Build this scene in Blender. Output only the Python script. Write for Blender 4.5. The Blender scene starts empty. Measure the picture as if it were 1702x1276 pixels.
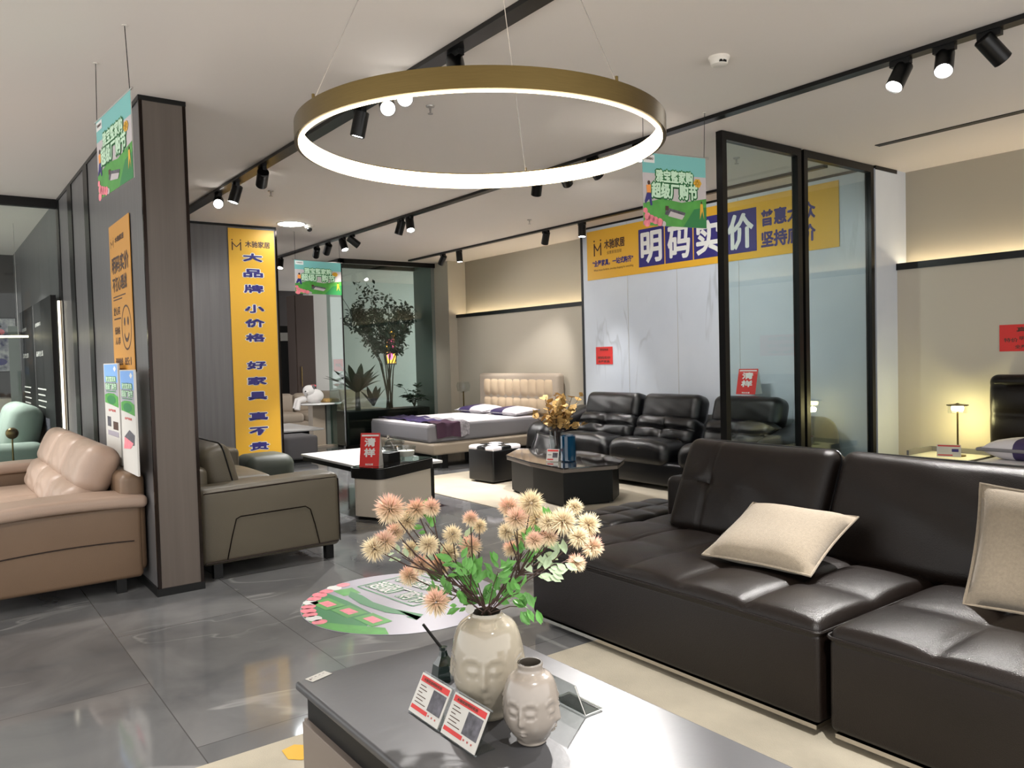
import bpy, math, random
from mathutils import Vector as V, Matrix as M
random.seed(7)
SC = bpy.context.scene
COL = SC.collection
R = math.radians
# ------------------------------------------------------------------ camera
FPX, YAW, PITCH, ROLL = 1312.6, -0.93005, -0.03505, -0.02591
EYE = V((0, 0, 1.5))
cf = V((math.sin(YAW)*math.cos(PITCH), math.cos(YAW)*math.cos(PITCH), math.sin(PITCH)))
cr0 = V((math.cos(YAW), -math.sin(YAW), 0)); cu0 = cr0.cross(cf)
cr = cr0*math.cos(ROLL) + cu0*math.sin(ROLL)
cu = cu0*math.cos(ROLL) - cr0*math.sin(ROLL)
cam = bpy.data.cameras.new('camera'); camo = bpy.data.objects.new('camera', cam); COL.objects.link(camo)
cam.sensor_fit = 'HORIZONTAL'; cam.sensor_width = 36; cam.lens = FPX/1702*36; cam.clip_start = .05; cam.clip_end = 100
camo.matrix_world = M.Translation(EYE) @ M((cr, cu, -cf)).transposed().to_4x4()
SC.camera = camo
# ------------------------------------------------------------------ light of the place
SC.view_settings.view_transform = 'Standard'; SC.view_settings.look = 'None'
SC.view_settings.gamma = 1; SC.view_settings.use_curve_mapping = False
SC.view_settings.exposure = 1.3
W = bpy.data.worlds.new('world'); SC.world = W; W.use_nodes = True
W.node_tree.nodes['Background'].inputs[0].default_value = (1.0, .985, .97, 1)
W.node_tree.nodes['Background'].inputs[1].default_value = .92
SPOT_POWER = 105
RING_EMISSION, STRIP_EMISSION = 4.0, 13.0

def lamp(kind, name, loc, target, power, color=(1, .965, .93), size=.04, angle=60, blend=.6, parent=None):
    l = bpy.data.lights.new(name, kind); l.energy = power; l.color = color
    if kind == 'SPOT': l.spot_size = R(angle); l.spot_blend = blend; l.shadow_soft_size = size
    elif kind == 'AREA': l.size = size
    else: l.shadow_soft_size = size
    o = bpy.data.objects.new(name, l); COL.objects.link(o)
    q = (V(target)-V(loc)).to_track_quat('-Z', 'Y').to_matrix().to_4x4()
    o.matrix_world = M.Translation(V(loc)) @ q
    if parent:
        o.parent = parent; o.matrix_parent_inverse = M.Translation(-parent.location)
    return o
# ------------------------------------------------------------------ pixel -> place helpers (1702x1276 frame)
def ray(x, y): return cr*((x-851)/FPX) - cu*((y-638)/FPX) + cf
def atx(x, y, X): d = ray(x, y); return EYE + d*(X/d.x)
def aty(x, y, Y): d = ray(x, y); return EYE + d*(Y/d.y)
def atz(x, y, Z): d = ray(x, y); return EYE + d*((Z-1.5)/d.z)
def atd(x, y, D): return EYE + ray(x, y)*D
CE = 3.22
# ------------------------------------------------------------------ materials
def lin(v):
    v /= 255.0
    return v/12.92 if v <= .04045 else ((v+.055)/1.055)**2.4
def C(r, g, b): return (lin(r), lin(g), lin(b), 1)
MATS = {}
def mat(name, col, rough=.5, metal=0, noise=0, nscale=4, bump=0, bscale=60, coat=0, emis=0, stretch=None, spec=.5, sheen=0, col2=None):
    m = bpy.data.materials.new(name); m.use_nodes = True; MATS[name] = m
    nt = m.node_tree; b = nt.nodes['Principled BSDF']
    b.inputs['Base Color'].default_value = col; b.inputs['Roughness'].default_value = rough
    b.inputs['Metallic'].default_value = metal; b.inputs['Coat Weight'].default_value = coat
    b.inputs['Specular IOR Level'].default_value = spec; b.inputs['Coat Roughness'].default_value = .05
    b.inputs['Sheen Weight'].default_value = sheen
    if emis: b.inputs['Emission Color'].default_value = col; b.inputs['Emission Strength'].default_value = emis
    tc = nt.nodes.new('ShaderNodeTexCoord'); src = tc.outputs['Object']
    if stretch:
        mp = nt.nodes.new('ShaderNodeMapping'); mp.inputs['Scale'].default_value = stretch
        nt.links.new(src, mp.inputs[0]); src = mp.outputs[0]
    if noise:
        n = nt.nodes.new('ShaderNodeTexNoise'); n.inputs['Scale'].default_value = nscale; n.inputs['Detail'].default_value = 5
        nt.links.new(src, n.inputs['Vector'])
        mx = nt.nodes.new('ShaderNodeMix'); mx.data_type = 'RGBA'
        c2 = col2 or tuple(min(1, c*(1+noise)) for c in col[:3])+(1,)
        c1 = col if col2 else tuple(c*(1-noise) for c in col[:3])+(1,)
        mx.inputs[6].default_value = c1; mx.inputs[7].default_value = c2
        mr = nt.nodes.new('ShaderNodeMapRange'); mr.inputs[1].default_value = .3; mr.inputs[2].default_value = .7
        nt.links.new(n.outputs['Fac'], mr.inputs[0]); nt.links.new(mr.outputs[0], mx.inputs[0])
        nt.links.new(mx.outputs[2], b.inputs['Base Color'])
    if bump:
        n = nt.nodes.new('ShaderNodeTexNoise'); n.inputs['Scale'].default_value = bscale; n.inputs['Detail'].default_value = 3
        nt.links.new(src, n.inputs['Vector'])
        bp = nt.nodes.new('ShaderNodeBump'); bp.inputs['Strength'].default_value = bump; bp.inputs['Distance'].default_value = .01
        nt.links.new(n.outputs['Fac'], bp.inputs['Height']); nt.links.new(bp.outputs[0], b.inputs['Normal'])
    return m
def glass(name, tint, refl=1.0, rough=0.0):
    m = bpy.data.materials.new(name); m.use_nodes = True; MATS[name] = m
    nt = m.node_tree; nt.nodes.remove(nt.nodes['Principled BSDF']); out = nt.nodes['Material Output']
    t = nt.nodes.new('ShaderNodeBsdfTransparent'); t.inputs[0].default_value = tint
    g = nt.nodes.new('ShaderNodeBsdfGlossy'); g.inputs['Roughness'].default_value = rough
    g.inputs[0].default_value = (refl, refl, refl, 1)
    lw = nt.nodes.new('ShaderNodeLayerWeight'); lw.inputs[0].default_value = .5
    pw = nt.nodes.new('ShaderNodeMath'); pw.operation = 'POWER'; pw.inputs[1].default_value = 5; nt.links.new(lw.outputs['Facing'], pw.inputs[0])
    f = nt.nodes.new('ShaderNodeMath'); f.operation = 'MULTIPLY_ADD'; f.inputs[1].default_value = .95; f.inputs[2].default_value = .045; nt.links.new(pw.outputs[0], f.inputs[0])
    mx = nt.nodes.new('ShaderNodeMixShader')
    nt.links.new(f.outputs[0], mx.inputs[0]); nt.links.new(t.outputs[0], mx.inputs[1]); nt.links.new(g.outputs[0], mx.inputs[2])
    nt.links.new(mx.outputs[0], out.inputs[0]); return m
def veined(name, base, cloud, vein, rough, scale=.6, veinscale=1.0, tile=None, groutcol=None, width=.02, vmix=.7, coat=0, rot=(.4, .5, .6), vs=(1, .45, .6), dist=1.2):
    m = bpy.data.materials.new(name); m.use_nodes = True; MATS[name] = m
    nt = m.node_tree; b = nt.nodes['Principled BSDF']; L = nt.links.new; N = nt.nodes.new
    tc = N('ShaderNodeTexCoord'); b.inputs['Roughness'].default_value = rough; b.inputs['Coat Weight'].default_value = coat
    vec = tc.outputs['Object']; bk = None
    if tile:
        bk = N('ShaderNodeTexBrick'); bk.inputs['Scale'].default_value = 1; bk.offset = .5
        bk.inputs['Brick Width'].default_value = tile[0]; bk.inputs['Row Height'].default_value = tile[1]
        bk.inputs['Mortar Size'].default_value = .0025; bk.inputs['Mortar Smooth'].default_value = 0
        bk.inputs[1].default_value = (0, 0, 0, 1); bk.inputs[2].default_value = (1, 1, 1, 1); bk.inputs[3].default_value = (.5, .5, .5, 1)
        L(vec, bk.inputs[0])
        off = N('ShaderNodeVectorMath'); off.operation = 'MULTIPLY_ADD'
        off.inputs[1].default_value = (7, 5, 9); L(bk.outputs['Color'], off.inputs[0]); L(vec, off.inputs[2]); nv = off.outputs[0]
    else: nv = vec
    n1 = N('ShaderNodeTexNoise'); n1.inputs['Scale'].default_value = scale*3; n1.inputs['Detail'].default_value = 6; n1.inputs['Distortion'].default_value = .8
    L(nv, n1.inputs['Vector'])
    r1 = N('ShaderNodeMapRange'); r1.inputs[1].default_value = .3; r1.inputs[2].default_value = .72; L(n1.outputs['Fac'], r1.inputs[0])
    mx = N('ShaderNodeMix'); mx.data_type = 'RGBA'; mx.inputs[6].default_value = base; mx.inputs[7].default_value = cloud; L(r1.outputs[0], mx.inputs[0])
    col = mx.outputs[2]
    n2 = N('ShaderNodeTexNoise'); n2.inputs['Scale'].default_value = veinscale; n2.inputs['Detail'].default_value = 4; n2.inputs['Distortion'].default_value = dist
    mp = N('ShaderNodeMapping'); mp.inputs['Rotation'].default_value = rot; mp.inputs['Scale'].default_value = vs; L(nv, mp.inputs[0]); L(mp.outputs[0], n2.inputs['Vector'])
    s = N('ShaderNodeMath'); s.operation = 'SUBTRACT'; s.inputs[1].default_value = .5; L(n2.outputs['Fac'], s.inputs[0])
    a = N('ShaderNodeMath'); a.operation = 'ABSOLUTE'; L(s.outputs[0], a.inputs[0])
    r2 = N('ShaderNodeMapRange'); r2.inputs[1].default_value = 0; r2.inputs[2].default_value = width; r2.inputs[3].default_value = vmix; r2.inputs[4].default_value = 0; L(a.outputs[0], r2.inputs[0])
    n3 = N('ShaderNodeTexNoise'); n3.inputs['Scale'].default_value = veinscale*1.3; L(nv, n3.inputs['Vector'])
    r3 = N('ShaderNodeMapRange'); r3.inputs[1].default_value = .48; r3.inputs[2].default_value = .62; L(n3.outputs['Fac'], r3.inputs[0])
    mu = N('ShaderNodeMath'); mu.operation = 'MULTIPLY'; L(r2.outputs[0], mu.inputs[0]); L(r3.outputs[0], mu.inputs[1])
    mv = N('ShaderNodeMix'); mv.data_type = 'RGBA'; L(col, mv.inputs[6]); mv.inputs[7].default_value = vein; L(mu.outputs[0], mv.inputs[0]); col = mv.outputs[2]
    if bk:
        mg = N('ShaderNodeMix'); mg.data_type = 'RGBA'; L(col, mg.inputs[6]); mg.inputs[7].default_value = groutcol; L(bk.outputs['Fac'], mg.inputs[0]); col = mg.outputs[2]
    L(col, b.inputs['Base Color']); return m

mat('ceiling_paint', C(228, 220, 212), .9)
veined('floor_tile', C(92, 93, 95), C(128, 128, 128), C(176, 176, 174), .07, scale=.5, veinscale=.9, tile=(1.6, .8), groutcol=C(84, 84, 84), width=.012, vmix=.55)
veined('marble', C(192, 199, 209), C(205, 211, 219), C(158, 162, 168), .25, scale=.3, veinscale=.9, width=.014, vmix=.55, rot=(0, -.5, 0), vs=(1.9, 1, .42), dist=.5)
mat('rug_beige', C(184, 176, 158), .95, noise=.16, nscale=3, bump=.3, bscale=200)
mat('rug_pale', C(176, 166, 148), .9, noise=.12, nscale=2.5, bump=.2, bscale=200)
mat('panel_grey', C(100, 98, 98), .38, noise=.10, nscale=9, stretch=(3, 3, .12))
mat('panel_taupe', C(90, 81, 74), .42, noise=.09, nscale=9, stretch=(4, 4, .12))
mat('wall_beige', C(186, 178, 162), .85)
mat('wall_upper', C(164, 157, 142), .85)
mat('wall_white', C(208, 208, 204), .8)
mat('wall_dark', C(66, 62, 62), .7)
mat('wall_brown', C(70, 55, 48), .5)
mat('planter_grey', C(122, 128, 122), .5)
mat('black_metal', C(8, 8, 8), .32, spec=.35)
mat('dark_trim', C(40, 33, 30), .15, metal=.9)
mat('black_matte', C(8, 8, 8), .5, spec=.3)
mat('black_gloss', C(14, 13, 13), .08, coat=1)
mat('chrome', C(190, 185, 178), .12, metal=1)
mat('steel_wire', C(170, 165, 160), .35, metal=.8)
mat('brass', C(104, 88, 54), .32, metal=1, noise=.06, nscale=20, stretch=(1, 1, 20))
mat('ring_light', (1, .80, .52, 1), emis=RING_EMISSION)
mat('strip_light', (1, .84, .58, 1), emis=STRIP_EMISSION)
mat('lens_on', (1, .97, .92, 1), emis=16)
mat('lens_soft', (1, .97, .92, 1), emis=3)
mat('disc_light', (.9, .97, 1, 1), emis=16)
mat('lamp_warm', (1, .9, .42, 1), emis=9)
mat('brown_leather', C(18, 12, 9), .34, spec=.30, noise=.12, nscale=3, bump=.22, bscale=260)
mat('black_leather', C(11, 11, 13), .28, noise=.1, nscale=3, bump=.2, bscale=240)
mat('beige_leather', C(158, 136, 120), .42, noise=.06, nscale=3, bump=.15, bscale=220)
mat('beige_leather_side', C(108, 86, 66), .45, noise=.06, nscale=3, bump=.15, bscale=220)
mat('olive_leather', C(84, 77, 63), .42, noise=.06, nscale=3, bump=.15, bscale=220)
mat('taupe_leather', C(172, 158, 142), .5, bump=.12, bscale=200)
mat('sage_fabric', C(142, 156, 146), .8, bump=.15, bscale=300)
mat('green_leather', C(74, 80, 72), .5, bump=.1, bscale=250)
mat('linen', C(138, 126, 108), .95, noise=.10, nscale=90, bump=.5, bscale=420, sheen=.2)
mat('mattress_grey', C(128, 126, 130), .9, bump=.1, bscale=200)
mat('sheet_white', C(216, 212, 216), .9)
mat('purple_satin', C(62, 50, 92), .5)
mat('plum_throw', C(66, 38, 58), .7, noise=.15, nscale=8)
mat('silver_net', C(150, 146, 152), .4, noise=.4, nscale=30)
mat('bed_base', C(138, 126, 110), .6)
mat('tufted_beige', C(196, 174, 146), .7, bump=.1, bscale=200)
mat('table_stone', C(64, 64, 66), .40, noise=.14, nscale=2.2, bump=.05, bscale=30)
mat('drawer_taupe', C(112, 102, 94), .5)
mat('slab_white', C(222, 222, 222), .25)
mat('cream_lacquer', C(206, 196, 180), .35)
mat('smoked_top', C(44, 38, 35), .04, coat=1)
mat('ceramic', C(160, 152, 136), .12, noise=.05, nscale=3, coat=.6)
mat('ceramic_pearl', C(138, 130, 121), .22, noise=.04, nscale=3, coat=.5)
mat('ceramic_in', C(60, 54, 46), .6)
mat('stem_brown', C(64, 44, 36), .7)
mat('stem_green', C(150, 160, 120), .6)
mat('leaf_green', C(96, 156, 74), .5, noise=.4, nscale=14)
mat('leaf_pale', C(176, 196, 160), .55, noise=.12, nscale=30)
mat('tree_leaf', C(52, 66, 52), .55, noise=.3, nscale=20)
mat('tree_bark', C(84, 72, 62), .8)
mat('palm_leaf', C(36, 60, 40), .45)
mat('dried_leaf', C(176, 142, 84), .7, noise=.3, nscale=40)
mat('paper_white', C(198, 196, 190), .6)
mat('paper_grey', C(186, 184, 178), .6)
mat('red_paper', C(206, 44, 40), .6)
mat('red_print', C(196, 40, 38), .5)
mat('photo_print', C(80, 78, 86), .5, noise=.6, nscale=40)
mat('yellow_vinyl', C(222, 170, 46), .45)
mat('orange_vinyl', C(206, 146, 60), .4)
mat('navy_print', C(42, 36, 112), .5)
mat('white_print', C(222, 222, 218), .5)
mat('brown_print', C(70, 42, 26), .5)
mat('teal_sky', C(118, 184, 180), .5)
mat('sky_pale', C(190, 182, 182), .5)
mat('grass_print', C(74, 150, 60), .5, noise=.15, nscale=12)
mat('green_print', C(36, 122, 62), .5)
mat('mint_print', C(196, 228, 198), .5)
mat('pink_print', C(232, 128, 140), .5, noise=.2, nscale=25)
mat('orange_print', C(236, 150, 70), .5)
mat('blue_print', C(120, 166, 226), .5)
mat('lilac_print', C(168, 164, 176), .3)
mat('blue_glass', C(16, 62, 92), .08, coat=1)
mat('green_bottle', C(14, 30, 26), .1, coat=1)
mat('plush_white', C(226, 222, 220), .95, bump=.4, bscale=160)
mat('pink_cloth', C(226, 88, 96), .8)
mat('grey_fabric', C(104, 102, 104), .9)
mat('detector_white', C(222, 216, 206), .5)
mat('canvas_art', C(222, 220, 214), .7, noise=1, nscale=9, col2=C(38, 44, 86))
mat('warm_wax', C(226, 220, 208), .5)
glass('pane_glass', (.84, .91, .90, 1))
glass('corridor_glass', (.92, .96, .95, 1), refl=.3)
glass('planter_glass', (.70, .79, .76, 1), refl=.9)
glass('clear_glass', (.90, .92, .92, 1))
glass('acrylic', (.88, .90, .90, 1))
glass('smoke_glass', (.62, .64, .63, 1))
def flower_mat():
    m = bpy.data.materials.new('flower_petal'); m.use_nodes = True; nt = m.node_tree; b = nt.nodes['Principled BSDF']
    b.inputs['Roughness'].default_value = .8
    at = nt.nodes.new('ShaderNodeAttribute'); at.attribute_name = 'petal'
    nt.links.new(at.outputs['Color'], b.inputs['Base Color'])
    b.inputs['Subsurface Weight'].default_value = 0.0
    MATS['flower_petal'] = m
flower_mat()
# ------------------------------------------------------------------ mesh collector
TXT = {}
def text_geo(s, bold):
    k = (s, bold)
    if k in TXT: return TXT[k]
    c = bpy.data.curves.new('t', 'FONT'); c.body = s; c.resolution_u = 2; c.offset = bold; c.fill_mode = 'FRONT'
    o = bpy.data.objects.new('t', c); COL.objects.link(o)
    dg = bpy.context.evaluated_depsgraph_get(); me = bpy.data.meshes.new_from_object(o.evaluated_get(dg))
    vs = [tuple(v.co) for v in me.vertices]; fs = [tuple(p.vertices) for p in me.polygons]
    bpy.data.objects.remove(o); bpy.data.curves.remove(c); bpy.data.meshes.remove(me)
    x0 = min(v[0] for v in vs); x1 = max(v[0] for v in vs); y0 = min(v[1] for v in vs); y1 = max(v[1] for v in vs)
    vs = [((v[0]-x0)/(x1-x0), (v[1]-y0)/max(1e-6, y1-y0)) for v in vs]
    TXT[k] = (vs, fs); return TXT[k]

class G:
    def __init__(s): s.v = []; s.f = []; s.m = []; s.T = None
    def add(s, vs, fs, m=0, T=None):
        n = len(s.v); t = T or s.T
        s.v += [tuple(t @ V(p)) for p in vs] if t else [tuple(p) for p in vs]
        s.f += [tuple(i+n for i in f) for f in fs]; s.m += [m]*len(fs); return s
    def box(s, x0, x1, y0, y1, z0, z1, m=0, T=None):
        vs = [(x, y, z) for z in (z0, z1) for y in (y0, y1) for x in (x0, x1)]
        return s.add(vs, [(0, 2, 3, 1), (4, 5, 7, 6), (0, 1, 5, 4), (2, 6, 7, 3), (0, 4, 6, 2), (1, 3, 7, 5)], m, T)
    def rbox(s, c, size, r, n=(1, 1, 1), k=3, fn=None, m=0, T=None):
        h = [x/2 for x in size]; r = min([r]+[x*.999 for x in h]); ax = []
        for a in range(3):
            i = h[a]-r
            arc = [r*math.tan(R(45*(j/k))) for j in range(k, 0, -1)]
            ax.append([-i-t for t in arc]+[-i+2*i*j/n[a] for j in range(n[a]+1)]+[i+t for t in reversed(arc)])
        idx = {}; vs = []; fs = []
        def vid(p):
            q = tuple(round(x, 6) for x in p)
            if q not in idx:
                idx[q] = len(vs)
                inn = [max(-(h[a]-r), min(h[a]-r, p[a])) for a in range(3)]
                d = V([p[a]-inn[a] for a in range(3)])
                w = V(inn)+(d.normalized()*r if d.length > 1e-9 else d)
                if fn: w = V(fn(w, h))
                vs.append(w+V(c))
            return idx[q]
        for a in range(3):
            b, d = (a+1) % 3, (a+2) % 3
            for sg in (-1, 1):
                for i in range(len(ax[b])-1):
                    for j in range(len(ax[d])-1):
                        q = []
                        for (u, w) in ((i, j), (i+1, j), (i+1, j+1), (i, j+1)):
                            p = [0, 0, 0]; p[a] = sg*h[a]; p[b] = ax[b][u]; p[d] = ax[d][w]; q.append(vid(p))
                        if sg < 0: q.reverse()
                        if len(set(q)) >= 3: fs.append(tuple(dict.fromkeys(q)))
        return s.add(vs, fs, m, T)
    def tube(s, pts, r, seg=8, m=0, closed=False, T=None):
        pts = [V(p) for p in pts]; n = len(pts); rr = r if isinstance(r, (list, tuple)) else [r]*n
        vs = []; fs = []; up = None
        for i, p in enumerate(pts):
            a = pts[(i-1) % n] if (closed or i > 0) else p; b = pts[(i+1) % n] if (closed or i < n-1) else p
            t = (b-a).normalized()
            if up is None: up = t.orthogonal().normalized()
            up = (up-t*up.dot(t)); up = up.normalized() if up.length > 1e-6 else t.orthogonal().normalized()
            w = t.cross(up)
            vs += [p+(up*math.cos(2*math.pi*j/seg)+w*math.sin(2*math.pi*j/seg))*rr[i] for j in range(seg)]
        for i in range(n if closed else n-1):
            for j in range(seg):
                a, b = i*seg, ((i+1) % n)*seg
                fs.append((a+j, a+(j+1) % seg, b+(j+1) % seg, b+j))
        if not closed: fs += [tuple(reversed(range(seg))), tuple(range((n-1)*seg, n*seg))]
        return s.add(vs, fs, m, T)
    def lathe(s, prof, seg=32, c=(0, 0, 0), fn=None, m=0, T=None, close=True):
        vs = []; fs = []
        for (r, z) in prof:
            for j in range(seg):
                a = 2*math.pi*j/seg; rr = fn(a, z, r) if fn else r
                vs.append((c[0]+rr*math.cos(a), c[1]+rr*math.sin(a), c[2]+z))
        for i in range(len(prof)-1):
            for j in range(seg):
                fs.append((i*seg+j, i*seg+(j+1) % seg, (i+1)*seg+(j+1) % seg, (i+1)*seg+j))
        if close:
            fs += [tuple(reversed(range(seg))), tuple(range((len(prof)-1)*seg, len(prof)*seg))]
        return s.add(vs, fs, m, T)
    def cyl(s, a, b, r, seg=16, m=0, r2=None): return s.tube([a, b], [r, r if r2 is None else r2], seg, m)
    def ball(s, c, r, seg=16, m=0, sc=(1, 1, 1), T=None):
        vs = []; fs = []; k = seg//2
        for i in range(1, k):
            p = math.pi*i/k
            for j in range(seg):
                a = 2*math.pi*j/seg
                vs.append((c[0]+r*sc[0]*math.sin(p)*math.cos(a), c[1]+r*sc[1]*math.sin(p)*math.sin(a), c[2]+r*sc[2]*math.cos(p)))
        for i in range(k-2):
            for j in range(seg): fs.append((i*seg+j, (i+1)*seg+j, (i+1)*seg+(j+1) % seg, i*seg+(j+1) % seg))
        vs += [(c[0], c[1], c[2]+r*sc[2]), (c[0], c[1], c[2]-r*sc[2])]; n = len(vs)
        for j in range(seg):
            fs.append((n-2, j, (j+1) % seg)); fs.append((n-1, (k-2)*seg+(j+1) % seg, (k-2)*seg+j))
        return s.add(vs, fs, m, T)
    def prism(s, pts, z0, z1, m=0, T=None):
        n = len(pts); vs = [(p[0], p[1], z0) for p in pts]+[(p[0], p[1], z1) for p in pts]
        fs = [tuple(reversed(range(n))), tuple(range(n, 2*n))]+[(i, (i+1) % n, n+(i+1) % n, n+i) for i in range(n)]
        return s.add(vs, fs, m, T)
    def text(s, t, O, U, Vv, w, h, bold=.02, m=0):
        vs, fs = text_geo(t, bold)
        return s.add([O+U*(x*w)+Vv*(y*h) for x, y in vs], fs, m)
    def build(s, name, mats, parent=None, smooth=True, angle=35, loc=None):
        me = bpy.data.meshes.new(name); me.from_pydata(s.v, [], s.f)
        for mm in (mats if isinstance(mats, (list, tuple)) else [mats]): me.materials.append(MATS[mm])
        me.polygons.foreach_set('material_index', s.m)
        if smooth:
            me.polygons.foreach_set('use_smooth', [True]*len(me.polygons)); me.set_sharp_from_angle(angle=R(angle))
        me.update(); o = bpy.data.objects.new(name, me); COL.objects.link(o)
        if parent: o.parent = parent
        if loc: o.location = loc
        return o

def tag(o, label, cat, group=None):
    o['label'] = label; o['category'] = cat
    if group: o['group'] = group
    return o
def thing(name, label, cat, loc=(0, 0, 0), rz=0, group=None):
    o = bpy.data.objects.new(name, None); COL.objects.link(o); o.location = loc; o.rotation_euler = (0, 0, rz)
    o.empty_display_size = .1
    return tag(o, label, cat, group)
def st(name, g, mats, parent=None, smooth=False):
    o = g.build(name, mats, parent, smooth=smooth); o['kind'] = 'structure'; return o
def dup(o, loc, rz=None, label=None, name=None):
    r = o.copy(); COL.objects.link(r); r.location = loc
    if rz is not None: r.rotation_euler = (0, 0, rz)
    if label: r['label'] = label
    for ch in list(o.children):
        c = ch.copy(); COL.objects.link(c); c.parent = r
        for g in list(ch.children):
            d = g.copy(); COL.objects.link(d); d.parent = c
    return r
class Sign:
    """flat printed thing: O lower-left corner, U right, Vv up (unit vectors)"""
    def __init__(s, O, U, Vv, w, h, th=.004):
        s.O, s.U, s.Vv, s.w, s.h, s.th = V(O), V(U).normalized(), V(Vv).normalized(), w, h, th
        s.N = s.U.cross(s.Vv).normalized(); s.g = G(); s.mats = []
    def p(s, x, y, l): return s.O+s.U*(x*s.w)+s.Vv*(y*s.h)+s.N*(s.th/2+.0006*l)
    def mi(s, m):
        if m not in s.mats: s.mats.append(m)
        return s.mats.index(m)
    def poly(s, pts, m, l=1): s.g.add([s.p(x, y, l) for x, y in pts], [tuple(range(len(pts)))], s.mi(m))
    def rect(s, x, y, w, h, m, l=1): s.poly([(x, y), (x+w, y), (x+w, y+h), (x, y+h)], m, l)
    def disc(s, x, y, rx, ry, m, l=1, n=28, a0=0, a1=360): s.poly([(x+rx*math.cos(R(a0+(a1-a0)*i/n)), y+ry*math.sin(R(a0+(a1-a0)*i/n))) for i in range(n)], m, l)
    def ring(s, x, y, rx, ry, t, m, l=1, n=32):
        for i in range(n):
            a, b = 2*math.pi*i/n, 2*math.pi*(i+1)/n
            s.poly([(x+rx*math.cos(a), y+ry*math.sin(a)), (x+rx*math.cos(b), y+ry*math.sin(b)), (x+rx*(1-t)*math.cos(b), y+ry*(1-t)*math.sin(b)), (x+rx*(1-t)*math.cos(a), y+ry*(1-t)*math.sin(a))], m, l)
    def line(s, x0, y0, x1, y1, t, m, l=1):
        a = s.w/s.h; dx, dy = (x1-x0)*a, y1-y0; L = math.hypot(dx, dy) or 1; nx, ny = -dy/L*t/a/2, dx/L*t/2
        s.poly([(x0+nx, y0+ny), (x0-nx, y0-ny), (x1-nx, y1-ny), (x1+nx, y1+ny)], m, l)
    def text(s, t, x, y, w, h, m, l=2, bold=.02):
        n = len(t); k = max(0, bold-.012)*h*s.h*.9
        offs = [(0, 0)] if k <= 0 else [(0, 0), (k, 0), (-k, 0), (0, k), (0, -k)]
        for i, (a, b) in enumerate(offs): s.g.text(t, s.p(x, y, l)+s.U*a+s.Vv*b+s.N*(.00008*i), s.U, s.Vv, w*s.w, h*s.h, min(bold, .012), s.mi(m))
    def panel(s, name, m, parent=None):
        g = G(); T = M((s.U, s.Vv, s.N)).transposed().to_4x4(); T.translation = s.O
        g.box(0, s.w, 0, s.h, -s.th/2, s.th/2, 0, T)
        return g.build(name, m, parent, smooth=False)
    def done(s, name, parent):
        o = s.g.build(name, s.mats, parent, smooth=False); s.g = G(); s.mats = []; return o
    def flush(s, name): s.parts = getattr(s, 'parts', [])+[s.done(name, None)]
def wp(g, name, mats, parent, smooth=True, angle=35):
    """part built in world coordinates under a thing whose Empty is unrotated"""
    o = g.build(name, mats, parent, smooth, angle)
    o.location = -parent.location; return o
def wsign(s, thing_, panelmat, pname='panel', lname='printed_lettering'):
    p = s.panel(pname, panelmat, thing_); p.location = -thing_.location
    for q in getattr(s, 'parts', []): q.parent = p
    if s.g.v: s.done(lname, p)
    return p
# ------------------------------------------------------------------ the setting
st('floor', G().box(-20, 2.5, -3, 9.6, -.1, 0), 'floor_tile')
st('ceiling', G().box(-20, 2.5, -3, 9.6, CE, CE+.1), 'ceiling_paint')
# partition wall on the left, panelled, with dark metal joints
g = G().box(-9.25, -5.47, 1.175, 1.449, .05, 3.19)
wl = st('wall_left', g, 'panel_grey')
st('wall_left_end_panel', G().box(-5.47, -5.457, 1.19, 1.435, .05, 3.19), 'panel_taupe', wl)
g = G()
for y in (1.168, 1.434): g.box(-5.474, -5.452, y, y+.02, .04, 3.2)
st('trim_1', g, 'dark_trim', wl)
g = G().box(-9.3, -5.45, 1.166, 1.456, 3.19, CE).box(-9.3, -5.45, 1.16, 1.46, 0, .05)
for x0, x1 in ((-7.62, -7.42), (-8.54, -8.30), (-9.33, -9.15)): g.box(x0, x1, 1.165, 1.18, .05, 3.2)
st('trim_2', g, 'black_metal', wl)
# yellow-banner wall
wb = st('wall_banner', G().box(-10.15, -9.9, 1.455, 3.67, .05, 3.19), 'panel_grey')
g = G().box(-10.16, -9.895, 1.455, 3.69, 3.19, CE).box(-10.16, -9.895, 1.455, 3.69, 0, .05)
st('trim_3', g, 'black_metal', wb)
st('trim_4', G().box(-10.16, -9.893, 3.67, 3.695, .05, 3.19), 'dark_trim', wb)
# marble feature wall
wm = st('wall_marble', G().box(-8.13, -3.97, 7.33, 8.1, 0, CE), 'marble')
g = G().box(-8.165, -8.13, 7.32, 7.74, 0, CE).box(-8.13, -3.96, 7.318, 7.332, 3.195, CE).box(-3.972, -3.962, 7.33, 7.72, 3.185, CE)
st('trim_5', g, 'black_metal', wm)
g = G()
for x in (-7.28, -6.45, -5.55, -4.75): g.box(x-.0012, x+.0012, 7.327, 7.331, 0, 3.19)
st('trim_6', g, 'wall_upper', wm)
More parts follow.
